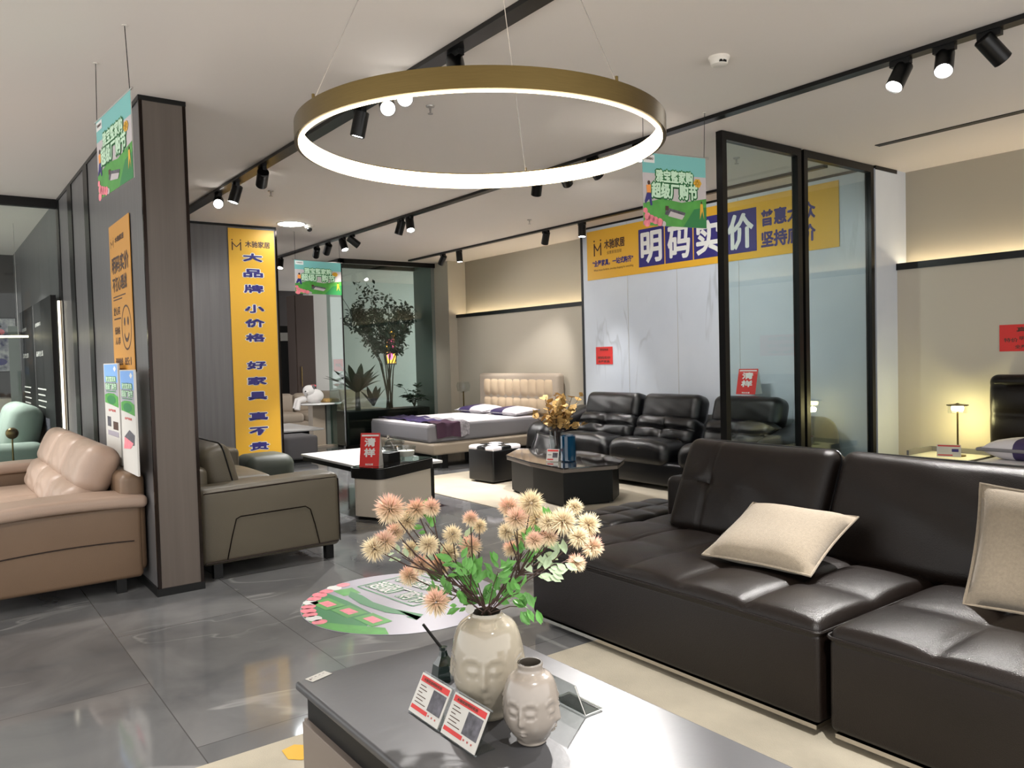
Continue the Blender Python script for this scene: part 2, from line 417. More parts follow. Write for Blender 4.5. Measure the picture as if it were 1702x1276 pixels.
# back wall right: lower wall, lit ledge, recessed upper wall
st('wall_right', G().box(-3.97, 2.5, 7.72, 8.1, 0, 2.27), 'wall_beige')
st('wall_right_upper', G().box(-3.97, 2.5, 7.90, 8.1, 2.27, CE), 'wall_upper')
st('trim_7', G().box(-3.97, 2.5, 7.70, 7.73, 2.245, 2.31), 'black_metal')
st('wall_bed', G().box(-12.56, -8.165, 7.72, 8.1, 0, 2.23), 'wall_beige')
g = G().box(-11.95, -8.165, 7.92, 8.1, 2.23, CE); st('wall_bed_upper', g, 'wall_upper')
st('wall_bed_side', G().box(-12.56, -11.95, 7.55, 8.1, 0, CE), 'wall_beige')
st('trim_8', G().box(-12.0, -8.165, 7.70, 7.73, 2.21, 2.27), 'black_metal')
for nm, x0, x1, zz, lab in (('light_strip', -3.95, 2.4, 2.271, 'warm light strip glowing on the ledge of the right wall above the dark bed'),
                            ('light_strip', -11.9, -8.2, 2.231, 'warm light strip glowing on the ledge above the tufted beige headboard')):
    o = G().box(x0, x1, 7.80, 7.815, zz, zz+.012).build(nm, 'strip_light', smooth=False); tag(o, lab, 'light', 'ledge light strips')
# far end of the hall
st('wall_far', G().box(-16.3, -16.0, 6.62, 9.6, 0, CE), 'wall_white')
st('wall_far_dark', G().box(-18.9, -18.6, 3.2, 8.3, 0, CE), 'wall_dark')
st('wall_far_left', G().box(-14.4, -14.1, -3, 1.17, 0, CE), 'wall_dark')
st('wall_corridor', G().box(-14.2, -9.35, 1.17, 1.45, 0, CE), 'panel_grey')
st('trim_9', G().box(-9.34, -9.27, -3, 1.17, 3.13, CE), 'black_metal')
st('window_1', G().box(-9.31, -9.30, -3, 1.16, 0.02, 3.13), 'corridor_glass')
# planter box of glass
st('wall_planter_side', G().box(-13.05, -12.42, 7.48, 7.55, 0, CE), 'planter_grey')
g = G().box(-12.46, -12.38, 5.69, 7.55, 3.14, CE).box(-13.08, -12.38, 5.69, 5.77, 3.14, CE).box(-13.08, -13.0, 5.69, 7.55, 3.14, CE).box(-12.46, -12.38, 5.69, 7.55, 0, .05)
st('trim_10', g, 'black_metal')
st('window_2', G().box(-12.425, -12.415, 5.74, 7.48, .05, 3.14), 'planter_glass')
st('window_3', G().box(-13.05, -12.43, 5.725, 5.735, .05, 3.14), 'planter_glass')
g = G().box(-12.43, -12.41, 5.72, 5.74, 0, 3.14); st('trim_11', g, 'black_metal')
tag(G().rbox((-12.74, 6.62, .31), (.5, 1.62, .62), .02).build('planter_trough', 'black_matte'), 'dark planter trough inside the glass box', 'planter')
# rugs
g = G().rbox((-1.0, 1.7, .004), (4.06, 3.6, .008), .003); tag(g.build('rug', 'rug_beige', loc=(0, 0, 0)), 'large beige rug under the near coffee table and dark sofa', 'rug')
g = G().rbox((-6.5, 5.65, .004), (4.3, 2.3, .008), .003); tag(g.build('rug', 'rug_pale'), 'pale rug under the octagonal dark coffee table', 'rug')
# slot diffuser in the ceiling
tag(G().box(-3.57, 2.0, 6.585, 6.66, CE-.006, CE-.001).build('slot_diffuser', 'black_matte', smooth=False), 'long black air slot in the ceiling near the right wall', 'vent')
# ------------------------------------------------------------------ ceiling tracks and track lights
for y0, y1, xa, xb, lab in ((2.385, 2.49, -9.88, 1.6, 'wide black ceiling track running above the ring lamp'),
                        (4.68, 4.76, -14.2, 1.6, 'black ceiling track running over the middle of the showroom to the right edge'),
                        (6.84, 6.90, -12.1, -4.2, 'thin black ceiling track nearest the marble wall and headboard')):
    tag(G().box(xa, xb, y0, y1, CE-.028, CE-.001).build('light_track', 'black_metal', smooth=False), lab, 'track', 'ceiling light tracks')
def track_light(px, py, yt, target, power=1.0, label='', on=True, L=.17, r=.05, angle=52):
    p = aty(px, py, yt); top = V((p.x, yt, CE-.028))
    d = (V(target)-V((p.x, yt, CE-.14))).normalized()
    t = thing('track_light', label, 'spotlight', top, 0, 'track lights')
    piv = top+V((0, 0, -.075))
    wp(G().box(top.x-.06, top.x+.06, yt-.018, yt+.018, CE-.06, CE-.028).cyl(top+V((0, 0, -.03)), piv, .010, 8), 'mount', 'black_metal', t)
    b = piv+d*L*.65
    Th = M.Translation(piv) @ d.to_track_quat('Z', 'Y').to_matrix().to_4x4()
    wp(G().lathe([(r*.9, -L*.35), (r, -L*.35+.005), (r, L*.65-.003), (r*.93, L*.65), (r*.84, L*.65-.012)], 24, T=Th), 'body', 'black_metal', t)
    wp(G().lathe([(r*.82, L*.65-.009), (r*.82, L*.65-.006)], 24, T=Th), 'lens', 'lens_on' if on else 'lens_soft', t)
    if power: lamp('SPOT', 'beam', b+d*.01, b+d, SPOT_POWER*power, size=.035, angle=angle, parent=t)
T3 = [
 # main track
 (757, 92, 2.44, (-1.55, 1.35, .4), 2.4, 'lit spotlight on the wide track just above the ring lamp rim', 36),
 (671, 146, 2.44, (-.9, .75, 1.1), .12, 'lit spotlight seen inside the ring, touching its upper gold rim', 50),
 (643, 168, 2.44, (-.9, .70, 1.0), .12, 'lit spotlight seen inside the ring, next to a dark hanging one', 50),
 (598, 172, 2.44, (-5.6, 2.0, 0), .5, 'dark spotlight hanging down on the wide track, seen inside the ring', 50),
 (436, 280, 2.44, (-9.9, 3.1, 1.3), .75, 'dark spotlight on the wide track, right of the lit pair by the pillar', 55),
 (392, 308, 2.44, (-7.6, 1.7, .6), .7, 'tilted spotlight on the wide track, second from the pillar', 60),
 (363, 333, 2.44, (-4.6, 1.3, 1.6), .4, 'glowing spotlight on the wide track nearest the pillar', 60),
 # middle track
 (1497, 100, 4.72, (-2.7, 2.95, .45), 2.0, 'lit spotlight on the right hand part of the middle track, first of three', 46),
 (1570, 74, 4.72, (-1.3, 2.3, 0), 2.6, 'black spotlight hanging straight down at right, middle of three', 50),
 (1645, 48, 4.72, (-.6, 6.9, .6), .8, 'black spotlight tilted toward the right wall, rightmost in the photo', 55),
 (893, 302, 4.72, (-7.5, 5.5, .3), 1.6, 'spotlight with bright lens just under the glowing ring arc', 50),
 (938, 290, 4.72, (-6.9, 7.3, 1.2), .34, 'dim spotlight half hidden behind the ring arc, left of another', 100),
 (985, 280, 4.72, (-5.4, 7.3, 1.0), .34, 'dim spotlight half hidden behind the ring arc, right of another', 100),
 (1063, 284, 4.72, (-.95, 1.5, .4), 4.6, 'lit spotlight peeking out left of the green hanging sign near the glass', 26),
 (681, 366, 4.72, (-6.8, 4.2, .0), 2.2, 'lit spotlight of a close pair on the middle track', 80),
 (666, 372, 4.72, (-9.2, 4.0, .0), 1.6, 'tilted spotlight left of its lit twin on the middle track', 50),
 (585, 397, 4.72, (-9.5, 7.7, 1.0), .55, 'black spotlight rightmost of the cluster of four', 90),
 (570, 401, 4.72, (-8.6, 4.9, 0), 1.8, 'black spotlight third of the cluster of four', 90),
 (545, 409, 4.72, (-13.9, 5.0, .3), .6, 'spotlight second of the cluster of four, lens to the left', 50),
 (526, 414, 4.72, (-14.6, 5.6, .5), .5, 'spotlight first of the cluster of four, lens to the left', 55),
 (466, 434, 4.72, (-11.5, 4.0, .3), .6, 'glowing spotlight at the far end of the middle track by the yellow banner', 50),
 # track by the marble wall
 (736, 420, 6.87, (-12.7, 6.7, 1.0), .5, 'tilted spotlight at the left end of the track above the bed', 55),
 (763, 412, 6.87, (-10.3, 6.9, .6), .7, 'upright spotlight on the track above the bed, second from its left end', 55),
 (907, 378, 6.87, (-9.6, 7.3, .9), .7, 'spotlight above the right side of the tufted headboard', 55),
 (967, 364, 6.87, (-7.4, 6.6, .4), .8, 'spotlight at the left top corner of the wide yellow banner', 60),
]
for px_, py_, yt_, tg_, pw_, lb_, an_ in T3: track_light(px_, py_, yt_, tg_, pw_, lb_, on=True, angle=an_)
# tracks and spots of the left bay, above and beside the frame
for nm, x, y, tg, pw, lab in (('a', -7.0, -.75, (-6.6, .7, .55), 1.1, 'ceiling spotlight over the cream sofa, left of the frame'),
                         ('b', -8.3, -.75, (-7.9, .75, .55), .8, 'ceiling spotlight over the far end of the cream sofa')):
    t = thing('ceiling_spotlight', lab, 'spotlight', (x, y, CE), 0, 'spots over the cream sofa')
    wp(G().cyl((x, y, CE-.001), (x, y, CE-.12), .05, 20), 'body', 'black_metal', t)
    wp(G().cyl((x, y, CE-.12), (x, y, CE-.124), .042, 20), 'lens', 'lens_soft', t)
    lamp('SPOT', 'beam', (x, y, CE-.14), tg, SPOT_POWER*pw, angle=55, parent=t)
t = thing('ceiling_spotlight', 'added out of view spotlight brightening the sage green sofa in the far left corridor', 'spotlight', (-10.9, -.2, CE))  # added lamp, out of view, put in to brighten the sage sofa
wp(G().cyl((-10.9, -.2, CE-.001), (-10.9, -.2, CE-.12), .05, 20), 'body', 'black_metal', t); wp(G().cyl((-10.9, -.2, CE-.12), (-10.9, -.2, CE-.124), .042, 20), 'lens', 'lens_soft', t)
lamp('SPOT', 'beam', (-10.9, -.2, CE-.14), (-10.8, .6, .6), SPOT_POWER*3, angle=95, parent=t)
for x, y, tg, pw, an, lab in ((.2, 1.0, (-1.5, 2.35, 0), 3.2, 42, 'ceiling spotlight above the camera lighting the beige rug'), (-2.6, -.6, (-4.4, 1.3, 0), .8, 75, 'ceiling spotlight left of the camera lighting the tile floor')):
    t = thing('ceiling_spotlight', lab, 'spotlight', (x, y, CE), 0, 'spots above the viewer')
    wp(G().cyl((x, y, CE-.001), (x, y, CE-.12), .05, 20), 'body', 'black_metal', t); wp(G().cyl((x, y, CE-.12), (x, y, CE-.124), .042, 20), 'lens', 'lens_soft', t)
    lamp('SPOT', 'beam', (x, y, CE-.14), tg, SPOT_POWER*pw, angle=an, parent=t)
# ------------------------------------------------------------------ small ceiling fittings
p = atz(484, 371, CE)
t = thing('downlight', 'round white glowing downlight beside the yellow banner wall', 'light', (p.x, p.y, CE), 0, 'round downlights')
wp(G().lathe([(.16, -.012), (.175, -.006), (.178, 0)], 32, p), 'rim', 'detector_white', t); wp(G().lathe([(.155, -.016), (.158, -.012)], 32, p), 'diffuser', 'disc_light', t)
for x, y, lab in ((24, 449, 'bluish round downlight in the far left corridor ceiling, right of the other'), (8, 459, 'white round downlight in the far left corridor ceiling, lower one')):
    p = atz(x, y, CE); t = thing('downlight', lab, 'light', (p.x, p.y, CE), 0, 'round downlights')
    wp(G().lathe([(.2, -.012), (.215, -.006), (.218, 0)], 32, p), 'rim', 'detector_white', t); wp(G().lathe([(.19, -.016), (.198, -.012)], 32, p), 'diffuser', 'disc_light', t)
p = atz(1195, 95, CE)
t = thing('smoke_detector', 'round white smoke detector on the ceiling right of the ring lamp', 'detector', p)
wp(G().lathe([(.062, 0), (.062, -.012), (.055, -.02), (.048, -.045), (.03, -.052)], 32, p), 'housing', 'detector_white', t)
g = G()
for a in (-.6, -.2): g.box(p.x+math.cos(a)*.047-.01, p.x+math.cos(a)*.047+.006, p.y+math.sin(a)*.047-.012, p.y+math.sin(a)*.047+.012, p.z-.042, p.z-.03)
wp(g, 'sensor_slot', 'black_matte', t)
p = atz(514, 374, CE)
t = thing('security_camera', 'small white dome camera on the ceiling right of the round downlight', 'camera', p)
wp(G().lathe([(.06, 0), (.06, -.03), (.05, -.04)], 24, p), 'base', 'detector_white', t); wp(G().ball(p+V((0, 0, -.05)), .035, 16), 'dome', 'black_gloss', t)
for x, y, lab in ((715, 176, 'pendent sprinkler on the ceiling inside the ring lamp'), (450, 317, 'pendent sprinkler near the track spots by the pillar'), (880, 365, 'pendent sprinkler left of the banner wall'), (1224, 262, 'pendent sprinkler seen through the first glass panel')):
    p = atz(x, y, CE); t = thing('sprinkler', lab, 'sprinkler', p, 0, 'ceiling sprinklers')
    wp(G().lathe([(.03, 0), (.028, -.008), (.008, -.01), (.008, -.03)], 16, p), 'flange', 'steel_wire', t)
    wp(G().lathe([(.006, -.03), (.006, -.05), (.018, -.052), (.018, -.056)], 12, p), 'deflector', 'steel_wire', t)
# ------------------------------------------------------------------ ring pendant lamp
RR, RZ, RH = .52, 2.095, .05
rc = atz(783, -421, CE); rc = V((rc.x, rc.y, 0))
for _ in range(1): pass
t = thing('ring_pendant_lamp', 'large brass ring pendant lamp with glowing inner band hung on three wires', 'lamp', (rc.x, rc.y, RZ))
n = 128; ps = [(RR*math.cos(2*math.pi*i/n), RR*math.sin(2*math.pi*i/n)) for i in range(n)]
def band(r0, r1, z0, z1, m):
    vs = []
    for r, z in ((r0, z0), (r1, z0), (r1, z1), (r0, z1)): vs += [(r*math.cos(2*math.pi*i/n), r*math.sin(2*math.pi*i/n), z) for i in range(n)]
    fs = [(k*n+i, k*n+(i+1) % n, ((k+1) % 4)*n+(i+1) % n, ((k+1) % 4)*n+i) for k in range(4) for i in range(n)]
    return G().add(vs, fs)
band(RR-.010, RR, 0, RH, 0).build('ring_band', 'brass', t, angle=40)
band(RR-.020, RR-.0105, -.003, RH-.006, 0).build('light_band', 'ring_light', t, angle=40)
cz = CE-RZ
g = G().lathe([(.07, cz), (.07, cz-.035), (.062, cz-.04)], 32); g.build('canopy', 'brass', t)
wires = []
for px_, py_ in ((512, 158), (1033, 125), (873, 276)):
    best = min(range(360), key=lambda a: (lambda q: (V(((q-EYE).dot(cr)/(q-EYE).dot(cf)*FPX+851-px_, -(q-EYE).dot(cu)/(q-EYE).dot(cf)*FPX+638-py_, 0))).length)(rc+V((RR*math.cos(R(a)), RR*math.sin(R(a)), RZ+RH))))
    a = R(best); e = V((RR*.99*math.cos(a), RR*.99*math.sin(a), RH))
    w = G().tube([e-V((0, 0, .004)), (.02*math.cos(a), .02*math.sin(a), cz-.038)], .0014, 6).build('suspension_wire', 'steel_wire', t)
    G().cyl(e-V((0, 0, .002)), e+V((0, 0, .012)), .004, 8).build('wire_grip', 'brass', w)
# ------------------------------------------------------------------ black framed glass partition
t = thing('glass_partition', 'tall black framed glass partition of two panels standing between sofa and marble wall', 'partition', (-4.0, 6.15, 0))
for y0, y1 in ((5.06, 6.12), (6.16, 7.30)):
    g = G(); X0, X1, f = -4.03, -3.97, .055
    g.box(X0, X1, y0, y0+f, 0, CE-.005).box(X0, X1, y1-f, y1, 0, CE-.005).box(X0, X1, y0+f, y1-f, CE-.07, CE-.005).box(X0, X1, y0+f, y1-f, 0, .08)
    fr = wp(g, 'frame', 'black_metal', t, smooth=False)
    gl = G().box(-4.004, -3.996, y0+f, y1-f, .08, CE-.07).build('pane', 'pane_glass', fr, smooth=False)
# ------------------------------------------------------------------ shared shape functions
def tuft(nx, ny, amp, crown=0.0, seam=.5):
    def fn(w, h):
        if w.z > h[2]*.2:
            u = (w.x/h[0]+1)/2*nx; v = (w.y/h[1]+1)/2*ny
            e = abs(math.sin(math.pi*u)*math.sin(math.pi*v))**seam
            fall = max(0, (w.z-h[2]*.2)/(h[2]*.8))
            w.z += fall*(amp*e + crown*(1-(w.x/h[0])**2)*(1-(w.y/h[1])**2)-amp*.4)
        return w
    return fn
def puff(amp, ax=1, wr=0, seed=0):
    """pillow-like bulge along axis ax on both faces, with gentle wrinkles"""
    o = [a for a in range(3) if a != ax]
    def fn(w, h):
        a, b = w[o[0]]/h[o[0]], w[o[1]]/h[o[1]]
        k = max(0, 1-a*a)**.6*max(0, 1-b*b)**.6
        w[ax] += (1 if w[ax] > 0 else -1)*(amp*k + wr*math.sin(9*a+seed+3*b)*math.sin(5*b+seed*2)*k)
        return w
    return fn
def rrect(x0, x1, y0, y1, r, k=5):
    pts = []
    for cx, cy, a0 in ((x1-r, y1-r, 0), (x0+r, y1-r, 90), (x0+r, y0+r, 180), (x1-r, y0+r, 270)):
        pts += [(cx+r*math.cos(R(a0+90*i/k)), cy+r*math.sin(R(a0+90*i/k))) for i in range(k+1)]
    return pts
def Rx(a, c): return M.Translation(V(c)) @ M.Rotation(R(a), 4, 'X') @ M.Translation(-V(c))
def Rz(a, c): return M.Translation(V(c)) @ M.Rotation(R(a), 4, 'Z') @ M.Translation(-V(c))
def pillow_geo(w, h, t, n=18):
    vs = []; fs = []; idx = {}
    for s in (1, -1):
        for i in range(n+1):
            for j in range(n+1):
                u, v = -1+2*i/n, -1+2*j/n
                x = u*w/2*(1-.055*(1-v*v)); y = v*h/2*(1-.06*(1-u*u))
                z = s*t/2*(max(0, (1-u**4))*max(0, (1-v**4)))**.62*(1+.05*math.sin(5*u+2*v+s))
                k = (i, j, s if 0 < i < n and 0 < j < n else 0)
                if k not in idx: idx[k] = len(vs); vs.append((x, y, z))
    g = lambda i, j, s: idx[(i, j, s if 0 < i < n and 0 < j < n else 0)]
    for s in (1, -1):
        for i in range(n):
            for j in range(n):
                q = (g(i, j, s), g(i+1, j, s), g(i+1, j+1, s), g(i, j+1, s))
                fs.append(q if s > 0 else q[::-1])
    edge = [(u, -1) for u in [-1+2*i/n for i in range(n)]]+[(1, v) for v in [-1+2*i/n for i in range(n)]]+[(-u, 1) for u in [-1+2*i/n for i in range(n)]]+[(-1, -v) for v in [-1+2*i/n for i in range(n)]]
    ep = [(u*w/2*(1-.055*(1-v*v))*1.012, v*h/2*(1-.06*(1-u*u))*1.012, 0) for u, v in edge]
    return vs, fs, ep
def throw_pillow(name, label, center, U, Vv, w, h, t, m):
    U = V(U).normalized(); N = U.cross(V(Vv)).normalized(); Vv = N.cross(U)
    o = thing(name, label, 'pillow', center)
    T = M((U, Vv, N)).transposed().to_4x4()
    vs, fs, ep = pillow_geo(w, h, t)
    G().add(vs, fs, 0, T).build('cover', m, o, angle=80)
    g = G(); g.T = T; g.tube(ep, .006, 6, closed=True); g.build('seam_edge', m, o)
    return o
# ------------------------------------------------------------------ big dark brown sofa in front
t = thing('sectional_sofa', 'big dark brown leather sectional sofa with tufted seats at right foreground', 'sofa', (-1.2, 3.3, 0))
y0, y1 = 2.665, 3.95
for x0, x1, nx in ((-3.44, -1.683, 5), (-1.645, .25, 5)):
    cx, w = (x0+x1)/2, x1-x0
    b = wp(G().rbox((cx, (y0+y1)/2, .245), (w, y1-y0, .35), .025, (6, 4, 2)), 'seat_base', 'brown_leather', t)
    fnt = tuft(nx, 3, .034, .014, .32); cs = ((w+.004), (y1-y0+.004), .09); hs = [q/2 for q in cs]
    s = wp(G().rbox((cx, (y0+y1)/2, .42), cs, .04, (nx*14, 42, 1), 3, fnt), 'seat_cushion', 'brown_leather', t, angle=80)
    g = G()
    lift = lambda x, y: V((cx+x, (y0+y1)/2+y, .42+fnt(V((x, y, hs[2])), hs).z+.001))
    for i in range(1, nx): g.tube([lift((-1+2*i/nx)*hs[0], -hs[1]+.035+(2*hs[1]-.35)*k/24) for k in range(25)], .0026, 5)
    for j in range(1, 3): g.tube([lift(-hs[0]+.035+(2*hs[0]-.07)*k/40, (-1+2*j/3)*hs[1]) for k in range(41)], .0026, 5)
    g.build('seam', 'brown_leather', s)
    pp = [(x, y, .425) for x, y in rrect(x0-.006, x1+.006, y0-.008, y1, .035)]
    g = G().tube(pp, .007, 6, closed=True); g.build('piping', 'brown_leather', s)
    wp(G().box(x0+.02, x1-.02, y0+.012, y1-.05, .045, .062), 'chrome_rail', 'chrome', t, smooth=False)
    wp(G().box(x0+.08, x1-.08, y0+.08, y1-.08, .0085, .07), 'plinth', 'black_matte', t, smooth=False)
bf = wp(G().rbox((-1.62, 4.06, .38), (3.96, .26, .60), .05, (6, 2, 4)), 'back_frame', 'brown_leather', t)
def back_cushion(x0, x1, seed):
    cx, w = (x0+x1)/2, x1-x0; c = (cx, 3.765, .668)
    pf = puff(.055, 1, .006, seed)
    def fn(q, h):
        q = pf(q, h)
        if q.y < 0 and seed < 1:
            d = math.exp(-((q.x/h[0]+.46)/.022)**2)*.012*(1-(q.z/h[2])**2*.4)
            if q.x/h[0] < -.46: d += math.exp(-((q.z/h[2]-.05)/.04)**2)*.012*min(1, (q.x/h[0]+1)*3)
            d += .02*math.exp(-(((q.x/h[0]+.46)/.10)**2+((q.z/h[2]-.05)/.16)**2))
            q.y += d
        q.z += -.012*(1-(q.x/h[0])**2)*(1 if q.z > 0 else 0)
        return q
    T = Rx(-25, c)
    o = wp(G().rbox(c, (w, .24, .60), .07, (44, 3, 30), 4, fn, 0, T), 'back_cushion', 'brown_leather', t, angle=80)
    g = G(); g.T = T
    hx, hz, yy = w/2+.002, .298, c[1]-.055
    pr = [(cx+x, yy, c[2]+z) for x, z in rrect(-hx, hx, -hz, hz, .06)]
    g.tube([(p[0], p[1]-.0, p[2]-(.012*(1-((p[0]-cx)/hx)**2) if p[2] > c[2] else 0)) for p in pr], .006, 6, closed=True).build('piping', 'black_leather', o)
back_cushion(-3.25, -2.265, .4); back_cushion(-2.245, -.90, 2.1)
back_cushion(-.88, .24, 1.1)
throw_pillow('throw_pillow', 'rectangular beige linen pillow lying tilted on the middle of the dark brown seat', (-2.26, 3.26, .605), (.58, .05, 0), (-.04, .49, .20), .55, .49, .15, 'linen')
throw_pillow('throw_pillow', 'beige linen pillow standing upright at the right edge of the photo', (-1.15, 3.34, .705), (1, .12, -.03), (-.10, .33, .90), .52, .48, .15, 'linen')
# tufted bench beside the sofa
t = thing('leather_bench', 'black leather tufted bench at the left end of the brown sofa', 'bench', (-3.83, 3.78, 0))
G().rbox((0, 0, .22), (.40, 1.05, .30), .02, (2, 2, 1)).build('base', 'black_leather', t)
s = G().rbox((0, 0, .385), (.42, 1.07, .08), .035, (28, 70, 1), 3, tuft(2, 5, .024, .008, .35)).build('cushion', 'black_leather', t, angle=80)
G().tube([(x, y, .385) for x, y in rrect(-.214, .214, -.54, .54, .035)], .006, 6, closed=True).build('piping', 'black_leather', s)
G().box(-.16, .16, -.48, .48, 0, .08).build('plinth', 'black_matte', t, smooth=False)
# ------------------------------------------------------------------ near coffee table
t = thing('coffee_table', 'grey stone topped coffee table in the foreground carrying the vases', 'table', (-1.7, 1.39, 0))
wp(G().rbox((-1.72, 1.392, .384), (1.8, .815, .032), .012, (4, 2, 1), 3), 'tabletop', 'table_stone', t)
wp(G().box(-2.585, -.86, 1.015, 1.77, .012, .37), 'body', 'black_matte', t, smooth=False)
for i in range(2):
    xa = -2.585+i*.865
    d = wp(G().rbox((xa+.43, 1.005, .145), (.855, .025, .25), .003), 'drawer', 'drawer_taupe', t)
wp(G().rbox((-2.592, 1.392, .145), (.02, .77, .25), .003), 'end_panel', 'drawer_taupe', t)
# table-top things
TZ = .4005
def face_fn(faces, R0, zc, zs, amp=1.75):
    """relief of calm faces on a vase: brows, closed eyes, nose, lips and chin"""
    def fn(a, z, r):
        if r < R0*.55: return r
        d = 0; v = (z-zc)/zs
        for fa in faces:
            u = (a-fa+math.pi) % (2*math.pi)-math.pi
            if abs(u) > 1.05: continue
            x = math.sin(u)/.80
            e = lambda x0, v0, sx, sv: math.exp(-((x-x0)/sx)**2-((v-v0)/sv)**2)
            d += .060*e(0, .0, .09, .34)+.045*e(0, -.2, .15, .10)            # nose bridge and tip
            d -= .025*e(0, -.36, .1, .05)
            for s in (-1, 1):
                d -= .055*e(s*.40, .20, .26, .17)                              # sockets
                d += .060*e(s*.40, .16, .20, .10)                              # eyelid domes
                d -= .030*math.exp(-((v-(.10-.10*(1-((x-s*.40)/.26)**2)))/.025)**2)*(1 if abs(x-s*.40) < .26 else 0)
                d += .024*math.exp(-((v-(.34+.13*(1-((x-s*.42)/.34)**2)))/.035)**2)*(1 if abs(x-s*.42) < .34 else 0)
                d += .02*e(s*.5, -.35, .3, .3)
            d += .040*e(0, -.50, .20, .055)+.042*e(0, -.62, .16, .06)-.030*math.exp(-((v+.555)/.022)**2)*(1 if abs(x) < .24 else 0)
            d += .03*e(0, -.95, .28, .16)
        return r + d*R0*amp
    return fn
def smooth_prof(pts, n):
    out = []
    for i in range(len(pts)-1):
        p0, p1, p2, p3 = pts[max(0, i-1)], pts[i], pts[i+1], pts[min(len(pts)-1, i+2)]
        for k in range(n):
            q = k/n
            out.append(tuple(.5*((2*p1[c])+(-p0[c]+p2[c])*q+(2*p0[c]-5*p1[c]+4*p2[c]-p3[c])*q*q+(-p0[c]+3*p1[c]-3*p2[c]+p3[c])*q**3) for c in (0, 1)))
    out.append(pts[-1]); return out
toward = math.atan2(-1.36, 1.98)
VX, VY = -1.985, 1.36
t = thing('face_vase', 'tall glossy cream vase with a face relief, holding the flowers', 'vase', (VX, VY, TZ))
pr = smooth_prof([(.058, 0), (.066, .012), (.070, .03), (.088, .06), (.106, .12), (.110, .18), (.104, .235), (.088, .278), (.062, .300), (.050, .308), (.047, .318)], 7)
G().lathe(pr, 160, fn=face_fn([toward-.12, toward+1.45, toward-1.69],   .108, .150, .120, 1.35), close=False).build('body', 'ceramic', t, angle=80)
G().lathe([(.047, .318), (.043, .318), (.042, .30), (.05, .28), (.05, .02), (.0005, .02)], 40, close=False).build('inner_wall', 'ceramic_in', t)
G().lathe([(.0005, 0), (.058, 0)], 40, close=False).build('foot', 'ceramic', t)
SX, SY = -1.762, 1.352
t = thing('face_vase', 'small pearly empty vase with a sleeping face relief, right of the tall one', 'vase', (SX, SY, TZ))
pr = smooth_prof([(.036, 0), (.043, .006), (.045, .016), (.060, .035), (.075, .065), (.081, .105), (.077, .15), (.062, .188), (.042, .203), (.036, .213), (.037, .226), (.036, .229)], 7)
G().lathe(pr, 160, fn=face_fn([toward-.42, toward+1.1, toward-1.98], .080, .098, .084), close=False).build('body', 'ceramic_pearl', t, angle=80)
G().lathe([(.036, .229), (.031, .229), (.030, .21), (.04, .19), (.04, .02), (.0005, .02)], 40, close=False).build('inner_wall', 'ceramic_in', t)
G().lathe([(.0005, 0), (.036, 0)], 40, close=False).build('foot', 'ceramic_pearl', t)
# price cards
def price_card(x0, x1, yb, label):
    O = V((x0, yb, TZ+.006)); U = V((1, 0, 0)); Vv = V((-.03, .30, .50)).normalized()
    w, h = x1-x0, .118
    t = thing('price_card', label, 'price card', (x0+w/2, yb, TZ), 0, 'price cards on the grey table')
    s = Sign(O, U, Vv, w, h, .003)
    s.rect(.03, .80, .94, .15, 'red_print'); s.rect(.03, .10, .55, .10, 'red_print')
    s.text('木驰家居明码实价', .12, .835, .62, .08, 'brown_print', 2)
    s.rect(.52, .24, .43, .52, 'photo_print')
    for i, ww in enumerate((.20, .26, .14, .30, .24, .36)):
        s.rect(.08, .70-i*.085, ww, .022, 'brown_print')
    for i in range(6): s.text('特价', .62+.055*i, .12, .04, .05, 'red_print', 2) if i % 2 == 0 else None
    wsign(s, t, 'paper_white', 'card')
    g = G(); T = M((s.U, s.Vv, s.N)).transposed().to_4x4(); T.translation = O-s.N*.006
    g.box(-.004, w+.004, -.004, h+.006, -.002, .001, 0, T)
    g.box(x0, x1, yb, yb+.07, TZ, TZ+.004); wp(g, 'acrylic_holder', 'acrylic', t, smooth=False)
price_card(-2.155, -1.985, 1.172, 'left price card with red header leaning in an acrylic stand before the tall vase')
price_card(-1.965, -1.79, 1.172, 'right price card with red header leaning in an acrylic stand beside the small vase')
t = thing('acrylic_stand', 'clear folded acrylic stand seen from behind, right of the small vase', 'sign holder', (-1.83, 1.55, TZ))
g = G(); th = .004
for a, b in (((-.02, .10), (.02, .0)), ((.02, .0), (.09, .0))):
    dx, dz = b[0]-a[0], b[1]-a[1]; L = math.hypot(dx, dz); nx, nz = -dz/L*th, dx/L*th
    vs = [(-.10 if k < 4 else .055, y_, z_+th) for k, (y_, z_) in enumerate([a, b, (b[0]+nx, b[1]+nz), (a[0]+nx, a[1]+nz)]*2)]
    g.add(vs, [(0, 1, 2, 3), (7, 6, 5, 4), (0, 4, 5, 1), (1, 5, 6, 2), (2, 6, 7, 3), (3, 7, 4, 0)])
fs_ = g.build('folded_sheet', 'smoke_glass', t, smooth=False)
g = G()
for x_ in (-.10, .055): g.tube([(x_, -.02, .104), (x_, .02, .004), (x_, .09, .004)], .0018, 5)
g.tube([(-.10, .09, .004), (.055, .09, .004)], .0018, 5); g.build('polished_edge', 'paper_white', fs_)
